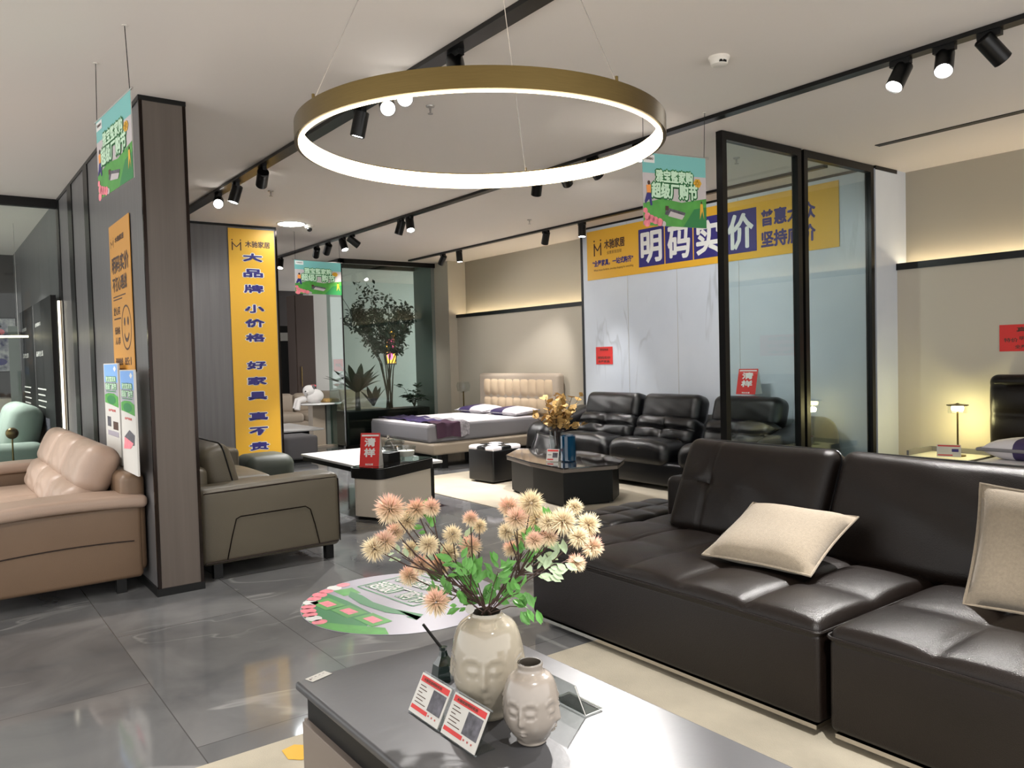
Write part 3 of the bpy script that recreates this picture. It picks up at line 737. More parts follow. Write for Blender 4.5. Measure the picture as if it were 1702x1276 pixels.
# paper label on the table corner
O = atz(503, 1121, TZ+.001); U = atz(552, 1118.5, TZ+.001)-O
t = thing('paper_label', 'small white printed label lying on the far corner of the grey table', 'label', O)
U = (atz(520, 1133, TZ)-atz(552, 1119, TZ))*-1
s = Sign(atz(520, 1133, TZ+.0012), U, V((0, 0, 1)).cross(U), U.length, .042, .0012)
for i in range(4): s.rect(.15+.2*i, .3, .12, .08, 'paper_grey'); s.rect(.15+.2*i, .6, .10, .08, 'photo_print')
s.rect(.05, .35, .06, .3, 'brown_print')
wsign(s, t, 'paper_white', 'paper')
# black pen stand
P0 = atz(738, 1128, TZ)
t = thing('pen_stand', 'black faceted pen stand with a leaning black pen behind the price cards', 'pen stand', P0)
G().lathe([(.040, 0), (.044, .012), (.036, .055), (.016, .082), (.012, .10), (.015, .112)], 6).build('base', 'green_bottle', t, angle=20)
e = atd(703, 1037, (atz(738, 1128, TZ)-EYE).dot(cf))-P0
G().tube([V((0, 0, .10)), V((0, 0, .10)).lerp(e, .15), e], [.004, .0055, .005], 10).build('pen', 'black_metal', t)
# ------------------------------------------------------------------ flowers
def flower_head(parent, pos, r, seed, pale):
    rnd = random.Random(seed); vs = []; fs = []; cols = []
    core = V((.70, .54, .34)); tip = V((.88, .82, .62)) if pale else V((.92, .50, .46))
    n = 260; ax = V((rnd.uniform(-.3, .3), rnd.uniform(-.3, .3), 1)).normalized()
    for i in range(n):
        z = 1-2*(i+.5)/n; q = math.sqrt(1-z*z); a = i*2.39996
        d = V((q*math.cos(a), q*math.sin(a), z)); d = (d+V((rnd.gauss(0, .09), rnd.gauss(0, .09), rnd.gauss(0, .09)))).normalized()
        L = r*rnd.uniform(.78, 1.08); u = d.orthogonal().normalized()*r*.042; w = d.cross(u)
        b = len(vs); base = d*r*.22; mid = d*L*.62
        vs += [base+u*.6, base-u*.3+w*.5, base-u*.3-w*.5, mid+u, mid-u*.5+w*.87, mid-u*.5-w*.87, d*L]
        for k in range(3):
            fs += [(b+k, b+(k+1) % 3, b+3+(k+1) % 3, b+3+k), (b+3+k, b+3+(k+1) % 3, b+6)]
        up = max(0, min(1, .5+.6*d.dot(ax))); tc = V((.86, .76, .54)).lerp(tip, up*rnd.uniform(.5, 1))
        c0 = core*.8; cols += [c0]*3+[core.lerp(tc, .55)]*3+[tc]
    g = G().add(vs, fs); o = g.build('flower_head', 'flower_petal', parent, smooth=False, loc=pos)
    at = o.data.color_attributes.new('petal', 'FLOAT_COLOR', 'POINT')
    at.data.foreach_set('color', [x for c in cols for x in (c[0], c[1], c[2], 1)])
    return o
LEAF = [(0, 0, 0), (.22, .30, .04), (.26, .58, .05), (0, 1, -.06), (-.26, .58, .05), (-.22, .30, .04), (0, .5, -.02)]
LEAFF = [(0, 1, 6), (1, 2, 6), (2, 3, 6), (3, 4, 6), (4, 5, 6), (5, 0, 6)]
def leaf(g, pos, d, L, rnd, wid=1.0, m=0, nrm=None):
    d = V(d).normalized(); n = V(nrm) if nrm else V((rnd.gauss(0, .5), rnd.gauss(0, .5), 1)); x = d.cross(n)
    x = x.normalized() if x.length > 1e-5 else d.orthogonal().normalized(); z = x.cross(d)
    g.add([V(pos)+x*(p[0]*L*wid)+d*(p[1]*L)+z*(p[2]*L) for p in LEAF], LEAFF, m)
DV = (V((VX, VY, .8))-EYE).dot(cf)
mouth = V((VX, VY, TZ+.31))
def spray(label, heads, leaves, seed, extra_stems=()):
    rnd = random.Random(seed); t = thing('flower_spray', label, 'flowers', (VX, VY, TZ+.06), 0, 'artificial flower sprays')
    base = V((VX, VY, TZ+.06)); gs = G(); gl = G()
    cen = V((0, 0, 0)); P = []
    for (x, y, r) in heads: P.append((atd(x, y, DV+rnd.uniform(-.10, .10)), r*DV/FPX))
    for p, r in P: cen += p/len(P)
    fork = mouth.lerp(cen, .55)+V((0, 0, -.02))
    sl = V((rnd.uniform(-.015, .015), rnd.uniform(-.015, .015), 0))
    gs.tube([base-base+sl*.5, mouth-base+sl, mouth.lerp(fork, .5)-base+V((0, 0, .012)), fork-base], [.0032]*4, 6)
    for i, (p, r) in enumerate(P):
        st0 = mouth.lerp(fork, rnd.uniform(.3, 1)) if i % 2 else fork
        mid = st0.lerp(p, .55)+V((rnd.uniform(-.015, .015), rnd.uniform(-.015, .015), -.018))
        gs.tube([st0-base, st0.lerp(mid, .5)-base, mid-base, p-base], [.0026, .0024, .0022, .0018], 6)
        flower_head(t, p-base, r*1.22, seed*100+i, rnd.random() < .45)
    for (x, y, n, L, mm, sp) in leaves:
        c = atd(x, y, DV+rnd.uniform(-.06, .06)); d0 = (c-mouth).normalized()
        gs.tube([mouth.lerp(c, .12)-base, mouth.lerp(c, .6)+V((0, 0, .01))-base, c-base], [.0018, .0016, .0012], 5)
        for k in range(int(n*1.6)):
            f = rnd.uniform(-.6, .7); side = d0.cross(cf).normalized()*(1 if k % 2 else -1)
            leaf(gl, c-base+d0*(f*sp)+side*rnd.uniform(0, sp*.3), d0*.6+side*rnd.uniform(.3, 1.1)+V((rnd.gauss(0, .25),)*3), L*rnd.uniform(.55, 1.0), rnd, .95, mm, (-cf.x+rnd.gauss(0, .5), -cf.y+rnd.gauss(0, .5), .6))
    gs.build('stem', 'stem_brown', t); gl.build('leaves', ['leaf_green', 'leaf_pale'], t, smooth=False)
spray('flower spray leaning to the left with peach pompom heads', [(648, 846, 24), (692, 846, 18), (717, 843, 15), (676, 866, 18), (656, 884, 16), (640, 900, 18), (622, 912, 19), (683, 912, 15), (712, 905, 17)],
      [(707, 868, 6, .045, 0, .05), (668, 925, 5, .035, 1, .05), (720, 915, 6, .035, 1, .05), (730, 972, 8, .05, 0, .06)], 3)
spray('low middle flower spray with pink heads just left of the vase mouth', [(752, 888, 16), (746, 919, 18), (781, 908, 19), (728, 940, 20), (700, 938, 17), (680, 957, 17), (725, 1000, 21), (782, 862, 13), (797, 874, 13)],
      [(765, 945, 10, .05, 0, .07), (785, 962, 12, .055, 0, .07), (800, 985, 12, .055, 0, .07), (742, 985, 8, .045, 0, .06), (772, 895, 4, .035, 1, .05), (770, 1005, 7, .045, 0, .05)], 5)
spray('flower spray leaning to the right with the fullest pink and cream heads', [(845, 842, 17), (882, 836, 21), (858, 862, 19), (893, 862, 22), (936, 866, 22), (955, 843, 14), (978, 872, 20), (911, 868, 16), (842, 884, 15), (870, 893, 18), (888, 898, 15), (962, 893, 17), (985, 908, 18), (958, 935, 15), (850, 912, 14), (912, 892, 15)],
      [(828, 950, 8, .05, 0, .06), (842, 972, 9, .05, 0, .06), (872, 918, 8, .045, 0, .06), (905, 880, 5, .045, 0, .05), (900, 918, 7, .05, 1, .06), (925, 935, 8, .055, 1, .07), (900, 945, 6, .05, 1, .05), (862, 985, 9, .05, 0, .06), (874, 1008, 7, .055, 0, .05), (825, 990, 9, .05, 0, .06)], 9)
t = thing('round_tag', 'small round paper tag hanging at the mouth of the tall vase', 'tag', atd(781, 1012, DV-.06))
U = cr; Nn = -cf; g = G(); T = M((cr, cu, -cf)).transposed().to_4x4(); g.T = T
g.lathe([(.0005, -.001), (.014, -.001), (.014, .001), (.0005, .001)], 24, close=False); g.build('disc', 'paper_grey', t)
G().tube([(0, 0, .012), (.01, .01, .028)], .0008, 5).build('string', 'stem_brown', t)
#PART3
# ------------------------------------------------------------------ sofas of the left bay
def poly_line_tube(pts, r): return G().tube(pts, r, 6)
t = thing('leather_sofa', 'cream beige leather sofa at the left edge before the grey panelled wall', 'sofa', (-6.9, .6, 0))
def arm_fn(w, h):
    k = w.y/h[1]; w.z += -.03*k*k+.012*k; return w
for x0, x1 in ((-5.92, -5.66), (-8.45, -8.2)):
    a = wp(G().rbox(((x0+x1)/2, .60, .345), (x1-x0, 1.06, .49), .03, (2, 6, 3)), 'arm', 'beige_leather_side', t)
    wp(G().rbox(((x0+x1)/2+(.015 if x0 > -7 else -.015), .60, .625), (.34, 1.12, .085), .035, (3, 16, 1), 4, arm_fn), 'arm_pad', 'beige_leather', t)
    if x0 > -7:
        g = G().tube([(-5.655, .075+.1*i, .325+.035*math.sin(i/10*2.4)) for i in range(11)], .004, 6); g.build('seam', 'dark_trim', a)
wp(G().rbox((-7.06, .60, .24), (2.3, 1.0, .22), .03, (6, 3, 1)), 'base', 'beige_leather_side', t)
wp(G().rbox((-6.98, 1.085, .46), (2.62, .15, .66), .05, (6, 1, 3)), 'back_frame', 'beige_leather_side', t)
for i in range(3):
    cx = -6.31-i*.755
    wp(G().rbox((cx, .43, .395), (.745, .82, .16), .06, (14, 14, 2), 4, puff(.025, 2, .004, i)), 'seat_cushion', 'beige_leather', t, angle=80)
    c = (cx, .83, .56); wp(G().rbox(c, (.745, .22, .30), .09, (16, 2, 8), 4, puff(.045, 1, .010, i*1.7), 0, Rx(-18, c)), 'lumbar_cushion', 'beige_leather', t, angle=80)
    c = (cx, .93, .80); wp(G().rbox(c, (.75, .20, .34), .085, (18, 2, 10), 4, puff(.035, 1, .006, i+.8), 0, Rx(-24, c)), 'head_cushion', 'beige_leather', t, angle=80)
for x in (-5.75, -8.35):
    for y in (.16, 1.0): wp(G().box(x-.03, x+.03, y-.03, y+.03, 0, .11), 'leg', 'black_metal', t, smooth=False)
t = thing('leather_sofa', 'olive taupe leather sofa with its arm side toward the aisle, behind the pillar', 'sofa', (-6.8, 2.0, 0))
def arm2(w, h):
    k = w.y/h[1]
    if w.z > 0: w.z += .025*(k*.5+.5)-.03*max(0, k-.75)*4*(.25)
    return w
for x0, x1 in ((-5.86, -5.56), (-8.2, -7.9)):
    a = wp(G().rbox(((x0+x1)/2, 1.985, .375), (x1-x0, 1.02, .53), .045, (3, 10, 6), 4, arm2), 'arm', 'olive_leather', t)
    if x0 > -7:
        X = -5.556
        pts = [atx(px_, py_, X) for px_, py_ in ((378, 933), (386, 892), (393, 862), (400, 858), (450, 850), (508, 841), (516, 846), (524, 872), (532, 904))]
        g = G().tube(pts, .004, 6)
        g.tube([(X-.01, 1.50, .612), (X-.006, 1.75, .618), (X-.006, 2.2, .628), (X-.01, 2.46, .626), (X-.02, 2.488, .61), (X-.02, 2.492, .14)], .005, 6)
        g.tube([(X, 1.5, .135), (X, 2.47, .145)], .005, 6); g.build('seam', 'dark_trim', a)
wp(G().rbox((-6.88, 1.97, .24), (2.06, .96, .24), .03, (6, 3, 1)), 'base', 'olive_leather', t)
wp(G().rbox((-6.88, 1.54, .48), (2.06, .16, .56), .05, (6, 1, 3)), 'back_frame', 'olive_leather', t)
for i in range(2):
    cx = -6.39-i*1.0
    wp(G().rbox((cx, 2.08, .42), (.98, .80, .16), .06, (14, 14, 2), 4, puff(.035, 2, .006, i)), 'seat_cushion', 'olive_leather', t, angle=80)
    c = (cx, 1.73, .68); o = wp(G().rbox(c, (.98, .22, .46), .08, (16, 2, 10), 4, puff(.03, 1, .006, i+2), 0, Rx(14, c)), 'back_cushion', 'olive_leather', t, angle=80)
    g = G(); g.T = Rx(14, c); g.tube([(c[0]+x, c[1]+.06, c[2]+z) for x, z in rrect(-.487, .487, -.228, .228, .07)], .006, 6, closed=True).build('piping', 'black_leather', o)
for x in (-5.66, -8.1):
    for y in (1.6, 2.43): wp(G().box(x-.03, x+.03, y-.03, y+.03, 0, .12), 'leg', 'black_metal', t, smooth=False)
# round green stool by the yellow banner
t = thing('upholstered_stool', 'dark green upholstered stool with rounded corners under the yellow banner', 'stool', (-8.95, 3.10, 0))
G().rbox((0, 0, .24), (.56, .56, .42), .12, (3, 3, 3), 5, puff(.015, 2)).build('seat', 'green_leather', t, angle=80)
G().lathe([(.2, 0), (.2, .05)], 24).build('base', 'black_matte', t)
# ------------------------------------------------------------------ white and black swivel coffee table with its things
t = thing('coffee_table', 'white slab coffee table with cream block and black tray top, middle of the aisle', 'table', (-7.3, 3.8, 0))
A = 25
c0 = V((-6.57, 3.36, 0))
Tb = M.Translation(c0) @ M.Rotation(R(A), 4, 'Z')
g = G(); g.T = Tb; g.prism(rrect(-.35, 0, 0, .86, .07), .03, .39); wp(g, 'block', 'cream_lacquer', t, angle=50)
g = G(); g.T = Tb; g.prism(rrect(-.33, -.02, .02, .84, .06), 0, .03); wp(g, 'foot', 'black_matte', t)
g = G(); g.T = Tb; g.prism(rrect(-.38, .02, -.02, .88, .08), .39, .488); tr = wp(g, 'tray', 'black_matte', t, angle=50)
g = G(); g.T = Tb; g.prism(rrect(-.365, .005, -.005, .865, .07), .488, .495); g.build('tray_glass', 'black_gloss', tr)
g = G().rbox((-7.88, 3.88, .425), (1.75, .84, .028), .008, (1, 1, 1)); wp(g, 'slab', 'slab_white', t)
g = G().box(-8.74, -7.03, 3.48, 4.28, .36, .412); wp(g, 'slab_edge', 'black_matte', t, smooth=False)
g = G().box(-7.5, -7.02, 3.62, 4.2, 0, .36); wp(g, 'column', 'black_metal', t, smooth=False)
def inT(x, y, z): return Tb @ V((x, y, z))
# red tent sign on the tray
def tent_sign(name, label, center, right, w, h, lines, depth=.09):
    c = V(center); U = V(right).normalized(); B = V((0, 0, 1)).cross(U)
    t = thing(name, label, 'sign', c, 0, 'red tent signs')
    up = (V((0, 0, 1))*h+B*depth).normalized(); hh = math.hypot(h, depth)
    s = Sign(c-U*w/2-B*depth, U, up, w, hh, .003)
    s.rect(.06, .90, .88, .05, 'white_print')
    for i, ch in enumerate(lines): s.text(ch, .22, .60-.31*i, .56, .25, 'white_print', 2, .05)
    s.text('特价处理', .3, .03, .4, .06, 'white_print', 2, .03)
    wsign(s, t, 'red_paper', 'front_face')
    s2 = Sign(c+U*w/2+B*depth, -U, (V((0, 0, 1))*h-B*depth).normalized(), w, hh, .003); s2.rect(.05, .05, .9, .9, 'paper_grey')
    wsign(s2, t, 'paper_white', 'back_face', 'backing_print')
    g = G().add([c-U*w/2-B*depth, c+U*w/2-B*depth, c+U*w/2+B*depth, c-U*w/2+B*depth, c+U*w*.5+V((0, 0, h)), c-U*w*.5+V((0, 0, h))], [(1, 2, 4)])
    wp(g, 'side_fold', 'paper_white', t, smooth=False)
p0 = inT(-.21, .13, .496)
tent_sign('tent_sign', 'red folding tent sign standing on the black tray of the aisle table', p0, (.72, .70, 0), .19, .31, '清样', .07)
p = inT(-.18, .36, .496); t = thing('perfume_bottle', 'clear bell shaped bottle in a black holder on the tray beside the red tent sign', 'bottle', p, R(A))
G().box(-.07, .07, -.09, .09, 0, .10).build('holder', 'black_matte', t, smooth=False)
G().lathe([(.05, .10), (.06, .12), (.052, .16), (.03, .20), (.015, .22), (.015, .235)], 24).build('bell', 'clear_glass', t)
G().ball((0, 0, .25), .018, 14).build('stopper', 'chrome', t)
p = inT(-.17, .64, .496); t = thing('candle_glass', 'clear crystal bowl with white candle at the right end of the tray', 'candle', p)
g = G().lathe([(.055, 0), (.075, .02), (.09, .09), (.096, .13), (.092, .13), (.085, .09), (.07, .03), (.0005, .025)], 32, close=False); g.build('bowl', 'clear_glass', t)
G().lathe([(.068, .03), (.083, .085)], 28).build('candle', 'warm_wax', t); G().cyl((0, 0, .085), (0, 0, .105), .003, 8).build('wick', 'black_matte', t)
p = V((-7.72, 4.12, .44)); t = thing('glass_jar', 'stacked ribbed glass jar on the white slab behind the red tent sign', 'jar', p)
G().lathe([(.09, 0), (.12, .02), (.12, .05), (.075, .06), (.12, .075), (.13, .10), (.08, .115), (.115, .13), (.115, .16), (.05, .18)], 28).build('body', 'smoke_glass', t, angle=60)
G().ball((0, 0, .20), .025, 14).build('knob', 'clear_glass', t)
# ------------------------------------------------------------------ bed on the left
def bed(label, x0, x1, yf, yb, ztop, zr, m_base, loc):
    t = thing('double_bed', label, 'bed', loc)
    return t
t = thing('double_bed', 'double bed with tufted beige headboard and grey sided white topped mattress', 'bed', (-10.0, 6.5, 0))
wp(G().rbox((-10.03, 6.42, .275), (1.98, 2.02, .15), .03, (2, 2, 1)), 'bed_frame', 'bed_base', t)
for x in (-10.9, -9.2):
    for y in (5.65, 7.2): wp(G().box(x-.05, x+.05, y-.05, y+.05, 0, .2), 'leg', 'black_matte', t, smooth=False)
mt = wp(G().rbox((-10.05, 6.40, .475), (1.72, 1.95, .25), .05, (4, 4, 2), 4), 'mattress', 'mattress_grey', t)
G().rbox((-10.05, 6.40, .590), (1.68, 1.91, .03), .014, (4, 4, 1), 3, puff(.006, 2)).build('top_sheet', 'sheet_white', mt, angle=80)
c = (-10.0, 7.60, .70)
hb = wp(G().rbox(c, (2.07, .16, 1.06), .06, (2, 1, 2), 4), 'headboard', 'taupe_leather', t)
def tufthb(w, h):
    if w.y < 0:
        u = (w.x/h[0]+1)/2*9; v = (w.z/h[2]+1)/2*3
        w.y -= .055*abs(math.sin(math.pi*u)*math.sin(math.pi*v))**.4-.03
        w.y += .014*math.exp(-((v-round(v))/.06)**2)
    return w
G().rbox((-9.97, 7.535, .72), (1.80, .06, .86), .025, (72, 1, 27), 3, tufthb).build('tufted_pad', 'tufted_beige', hb, angle=80)
for i, (xx, lab) in enumerate(((-10.55, 'striped white and purple pillow at the left of the tufted headboard'), (-9.66, 'striped white and purple pillow at the right of the tufted headboard'))):
    t = thing('striped_pillow', lab, 'pillow', (xx, 7.20, .605), 0, 'striped pillows on the beige bed')
    vs, fs, ep = pillow_geo(.78, .44, .125)
    g = G(); g.T = M.Translation((0, 0, .060)) @ M.Rotation(R(5), 4, 'X')
    for f in fs:
        pass
    cxs = lambda f: sum(vs[k][0] for k in f)/len(f)
    ms = [1 if -.30 < cxs(f) < .02 else 0 for f in fs]
    g.add(vs, fs, 0); g.m = ms; cv = g.build('cover', ['sheet_white', 'purple_satin'], t, angle=80)
    g = G(); g.T = M.Translation((0, 0, .060)) @ M.Rotation(R(5), 4, 'X'); g.tube(ep, .007, 6, closed=True).build('edging', 'silver_net', cv)
t = thing('bed_throw', 'purple and plum throw laid over the foot of the beige bed', 'throw', (-10.0, 5.75, .6))
def drape(x, s):  # cross profile over the mattress
    return x
g = G(); nu, nv = 46, 10; vs = []; fs = []
for i in range(nu+1):
    q = i/nu*2.18-1.98        # distance along from left top edge
    for j in range(nv+1):
        y = 5.55+.52*j/nv + .025*math.sin(6*i/nu+j)
        x, z = -9.19+min(0, q), .622-max(0, q)
        z += .010*math.sin(i*.9+j*1.1)+.008*math.sin(i*.37-j*1.7)
        if q > 0: x += .035+.012*math.sin(j*1.9); 
        elif q > -.05: x += .02
        if x < -10.87: x = -10.87
        vs.append((x, y, z))
for i in range(nu):
    for j in range(nv): fs.append((i*(nv+1)+j, (i+1)*(nv+1)+j, (i+1)*(nv+1)+j+1, i*(nv+1)+j+1))
g.add(vs, fs, 0); g.m = [(2 if f[0] % (nv+1) >= 7 and f[0]//(nv+1) > 20 else 1 if f[0]//(nv+1) > 34 else 0) for f in fs]
wp(g, 'cloth', ['purple_satin', 'plum_throw', 'silver_net'], t, angle=80)
p = aty(797, 690, 7.5); t = thing('vase_lamp', 'slender clear glass table lamp left of the tufted headboard', 'lamp', (-11.35, 7.42, .5))
wp(G().cyl((-11.35, 7.42, .5), (-11.35, 7.42, .92), .012, 10), 'stem', 'brass', t)
wp(G().lathe([(.03, .90), (.10, .93), (.12, 1.02), (.10, 1.08)], 20, (-11.35, 7.42, 0), close=False), 'shade', 'clear_glass', t)
t = thing('nightstand', 'low nightstand on the left of the tufted headboard', 'nightstand', (-11.35, 7.40, 0))
G().rbox((0, 0, .27), (.46, .44, .46), .015).build('cabinet', 'bed_base', t); G().box(-.2, .2, -.18, .18, 0, .05).build('foot', 'black_matte', t, smooth=False)
G().cyl((0, -.235, .3), (0, -.22, .3), .012, 10).build('knob', 'brass', t)
# ------------------------------------------------------------------ black recliner sofa by the marble wall
t = thing('leather_sofa', 'puffy black leather three seat sofa against the marble wall', 'sofa', (-6.3, 6.7, 0))
wp(G().rbox((-6.25, 6.78, .19), (3.3, .92, .26), .04, (6, 2, 1)), 'base', 'black_leather', t)
def tuftback(sd):
    def fn(w, h):
        if w.y < .02:
            u = w.x/h[0]; v = w.z/h[2]
            k = max(0, 1-u*u)**.4
            w.y -= .05*k*(abs(math.cos(1.57*v)))**.5
            w.y += .055*math.exp(-((v-.05)/.10)**2)*k+.05*math.exp(-(u/.10)**2)*math.exp(-((v-.05)/.5)**2)
            w.y += .012*math.sin(7*u+sd+2*v)*k
        return w
    return fn
for i, (xa, xb) in enumerate(((-7.66, -6.68), (-6.66, -5.76), (-5.62, -4.74))):
    cx, w = (xa+xb)/2, xb-xa
    c = (cx, 6.98, .84); wp(G().rbox(c, (w*.96, .24, .34), .09, (20, 2, 8), 4, puff(.03, 1, .004, i), 0, Rx(-16, c)), 'head_cushion', 'black_leather', t, angle=80)
    c = (cx, 6.86, .58); wp(G().rbox(c, (w, .26, .36), .10, (26, 3, 18), 4, tuftback(i*2), 0, Rx(-26, c)), 'lumbar_cushion', 'black_leather', t, angle=80)
    def seatfn(q, h, i=i):
        if q.z > 0:
            u, v = q.x/h[0], q.y/h[1]
            q.z += .06*max(0, 1-u*u)**.5*(1-.3*v)-.045*math.exp(-((v-.25)/.07)**2)*max(0, 1-u*u)**.3-.04*math.exp(-(u/.08)**2-((v-.3)/.5)**2)+.006*math.sin(8*u+3*v+i)
        return q
    wp(G().rbox((cx, 6.60, .37), (w+.02, .62, .24), .11, (26, 20, 3), 5, seatfn), 'seat_cushion', 'black_leather', t, angle=80)
for x, sg in ((-7.98, -1), (-4.45, 1)):
    c = (x, 6.75, .43)
    def armfn(q, h, sg=sg):
        k = (q.y/h[1]+1)/2
        if q.z > -.1: q.z += .22*max(0, k)**1.2-.05
        q.x += -sg*.04*q.z/h[2]
        return q
    wp(G().rbox(c, (.46, .98, .52), .16, (6, 16, 8), 5, armfn), 'arm', 'black_leather', t, angle=80)
for x in (-7.7, -4.8):
    for y in (6.4, 7.15): wp(G().box(x-.04, x+.04, y-.04, y+.04, 0, .07), 'foot', 'black_matte', t, smooth=False)
p = (-5.25, 7.2, 1.0)
tent_sign('tent_sign', 'red folding tent sign standing on top of the black sofa back, seen through glass', (-5.27, 7.10, 1.03), (1, .10, 0), .23, .27, '清样', .07)
throw_pillow('throw_pillow', 'small black cushion leaning at the left arm of the puffy black sofa', (-7.55, 6.14, .38), (.8, .6, -.25), (-.25, .33, .9), .36, .30, .13, 'black_leather')
# ------------------------------------------------------------------ octagonal coffee table and cube stool
oz = .41
octp = [atz(px_, py_, oz) for px_, py_ in ((841, 756), (862, 745), (915, 746), (978, 750), (1039, 762), (1028, 771), (936, 778), (880, 767))]
oc = sum((p for p in octp), V())/8
t = thing('coffee_table', 'dark octagonal coffee table with smoked glass top before the black sofa', 'table', (oc.x, oc.y, 0))
L = [(p.x-oc.x, p.y-oc.y) for p in octp]
def rp(k): return [(x*k, y*k) for x, y in L]
rev = rp(1); area = sum(rev[i][0]*rev[(i+1) % 8][1]-rev[(i+1) % 8][0]*rev[i][1] for i in range(8))
fl = (lambda a: a) if area > 0 else (lambda a: a[::-1])
G().prism(fl(rp(1)), oz-.014, oz).build('tabletop', 'smoked_top', t, smooth=False)
G().prism(fl(rp(.985)), oz-.05, oz-.016).build('top_rim', 'drawer_taupe', t, smooth=False)
G().prism(fl(rp(.90)), .03, oz-.05).build('body', 'black_matte', t, smooth=False)
G().prism(fl(rp(.84)), 0.009, .03).build('plinth', 'black_metal', t, smooth=False)
def ontop(x, y, z=oz+.001): return atz(x, y, z)
p = ontop(926, 762); t = thing('dried_leaf_vase', 'clear tall glass vase holding dried golden leaves on the octagonal table', 'vase', p)
G().lathe([(.075, 0), (.078, .01), (.078, .30), (.070, .30), (.070, .02), (.0005, .02)], 32, close=False).build('glass', 'clear_glass', t)
rnd = random.Random(4); t = thing('dried_leaves', 'bunch of dried golden leaves standing in the clear vase', 'dried plant', p+V((0, 0, .025)))
gs, gl = G(), G()
for i in range(24):
    a = rnd.uniform(0, 6.28); sp = rnd.uniform(.02, .30); hgt = rnd.uniform(.42, .78)-sp*.5
    e = V((math.cos(a)*sp, math.sin(a)*sp, hgt)); m0 = V((math.cos(a)*.04, math.sin(a)*.04, .26))
    gs.tube([(0, 0, .0), m0, e], .003, 5)
    for k in range(7):
        q = m0.lerp(e, .25+.75*k/6); leaf(gl, q, V((rnd.gauss(0, 1), rnd.gauss(0, 1), .6)), rnd.uniform(.07, .11), rnd, 1.5)
gs.build('stem', 'stem_brown', t); gl.build('leaves', 'dried_leaf', t, smooth=False)
p = ontop(945, 766); t = thing('blue_vase', 'deep blue cut glass vase on the octagonal table', 'vase', p)
G().lathe([(.072, 0), (.08, .012), (.08, .26), (.074, .265), (.070, .25), (.070, .02), (.0005, .02)], 16, close=False).build('glass', 'blue_glass', t, angle=20)
p = ontop(918, 767); t = thing('price_card', 'tiny price card standing on the octagonal table before the clear vase', 'price card', p)
s = Sign(p+V((-.05, -.04, .004)), (.95, .55, 0), (-.2, .3, .9), .13, .13, .003); s.rect(.05, .8, .9, .14, 'red_print'); s.rect(.5, .3, .42, .4, 'photo_print'); s.rect(.08, .1, .5, .1, 'red_print'); s.rect(.1, .5, .3, .05, 'brown_print')
wsign(s, t, 'paper_white', 'card')
t = thing('cube_stool', 'black cube stool with black and white checker padded top', 'stool', (-7.76, 5.50, 0), R(6))
G().rbox((0, 0, .215), (.46, .46, .38), .025).build('body', 'black_leather', t)
for i in range(3):
    for j in range(3):
        G().rbox((-.152+.152*i, -.152+.152*j, .415), (.15, .15, .05), .02, (3, 3, 1), 3, puff(.01, 2)).build('pad', 'sheet_white' if (i+j) % 2 == 0 else 'black_leather', t, angle=80)
# ------------------------------------------------------------------ bed zone on the right
t = thing('double_bed', 'bed with high dark brown leather headboard and white mattress at the right edge', 'bed', (-2.0, 6.7, 0))
wp(G().rbox((-1.98, 6.7, .26), (2.0, 2.0, .2), .03), 'bed_frame', 'brown_leather', t)
mt = wp(G().rbox((-1.96, 6.62, .44), (1.82, 1.9, .22), .05, (2, 2, 1), 4), 'mattress', 'mattress_grey', t)
G().rbox((-1.96, 6.62, .545), (1.80, 1.88, .03), .014, (3, 3, 1), 3).build('top_sheet', 'sheet_white', mt)
for x in (-2.8, -1.2): wp(G().box(x-.05, x+.05, 5.85, 5.95, 0, .17), 'leg', 'black_matte', t, smooth=False); wp(G().box(x-.05, x+.05, 7.4, 7.5, 0, .17), 'leg', 'black_matte', t, smooth=False)
def hb2(w, h):
    if w.y < 0:
        u = (w.x/h[0]+1)/2*4; v = (w.z/h[2]+1)/2*4.4
        w.y -= .045*abs(math.sin(math.pi*u)*math.sin(math.pi*v))**.4-.02
    return w
wp(G().rbox((-2.02, 7.58, .70), (2.1, .17, 1.06), .075, (60, 1, 44), 4, hb2), 'headboard', 'brown_leather', t, angle=80)
t = thing('striped_pillow', 'white pillow with a purple band and grey edge on the right bed', 'pillow', (-2.52, 7.12, .56))
vs, fs, ep = pillow_geo(.74, .46, .18); g = G(); g.T = M.Translation((0, 0, .085)); cxs = lambda f: sum(vs[k][0] for k in f)/len(f)
g.add(vs, fs); g.m = [1 if -.13 < cxs(f) < .22 else 0 for f in fs]; cv = g.build('cover', ['sheet_white', 'purple_satin'], t, angle=80)
g = G(); g.T = M.Translation((0, 0, .085)); g.tube(ep, .014, 8, closed=True).build('edging', 'mattress_grey', cv)
t = thing('nightstand', 'grey topped nightstand under the lit brass lamp by the right bed', 'nightstand', (-3.36, 7.42, 0))
G().rbox((0, 0, .26), (.5, .44, .44), .015).build('cabinet', 'grey_fabric', t)
G().rbox((0, 0, .49), (.54, .48, .02), .006).build('tabletop', 'paper_grey', t); G().box(-.2, .2, -.18, .18, 0, .05).build('foot', 'black_matte', t, smooth=False)
g = G().box(-.27, .27, .22, .24, .5, .545).box(-.27, -.25, -.22, .22, .5, .545); g.build('rim', 'grey_fabric', t, smooth=False)
lz = .501; lx, ly = -3.28, 7.42
t = thing('table_lamp', 'slender brass table lamp glowing yellow on the right nightstand', 'lamp', (lx, ly, lz))
G().lathe([(.065, 0), (.065, .012), (.012, .018)], 28).build('base', 'brass', t); G().cyl((0, 0, .015), (0, 0, .40), .008, 12).build('pole', 'brass', t)
G().lathe([(.088, .455), (.088, .463), (.02, .47), (.006, .478)], 32).build('shade_disc', 'brass', t)
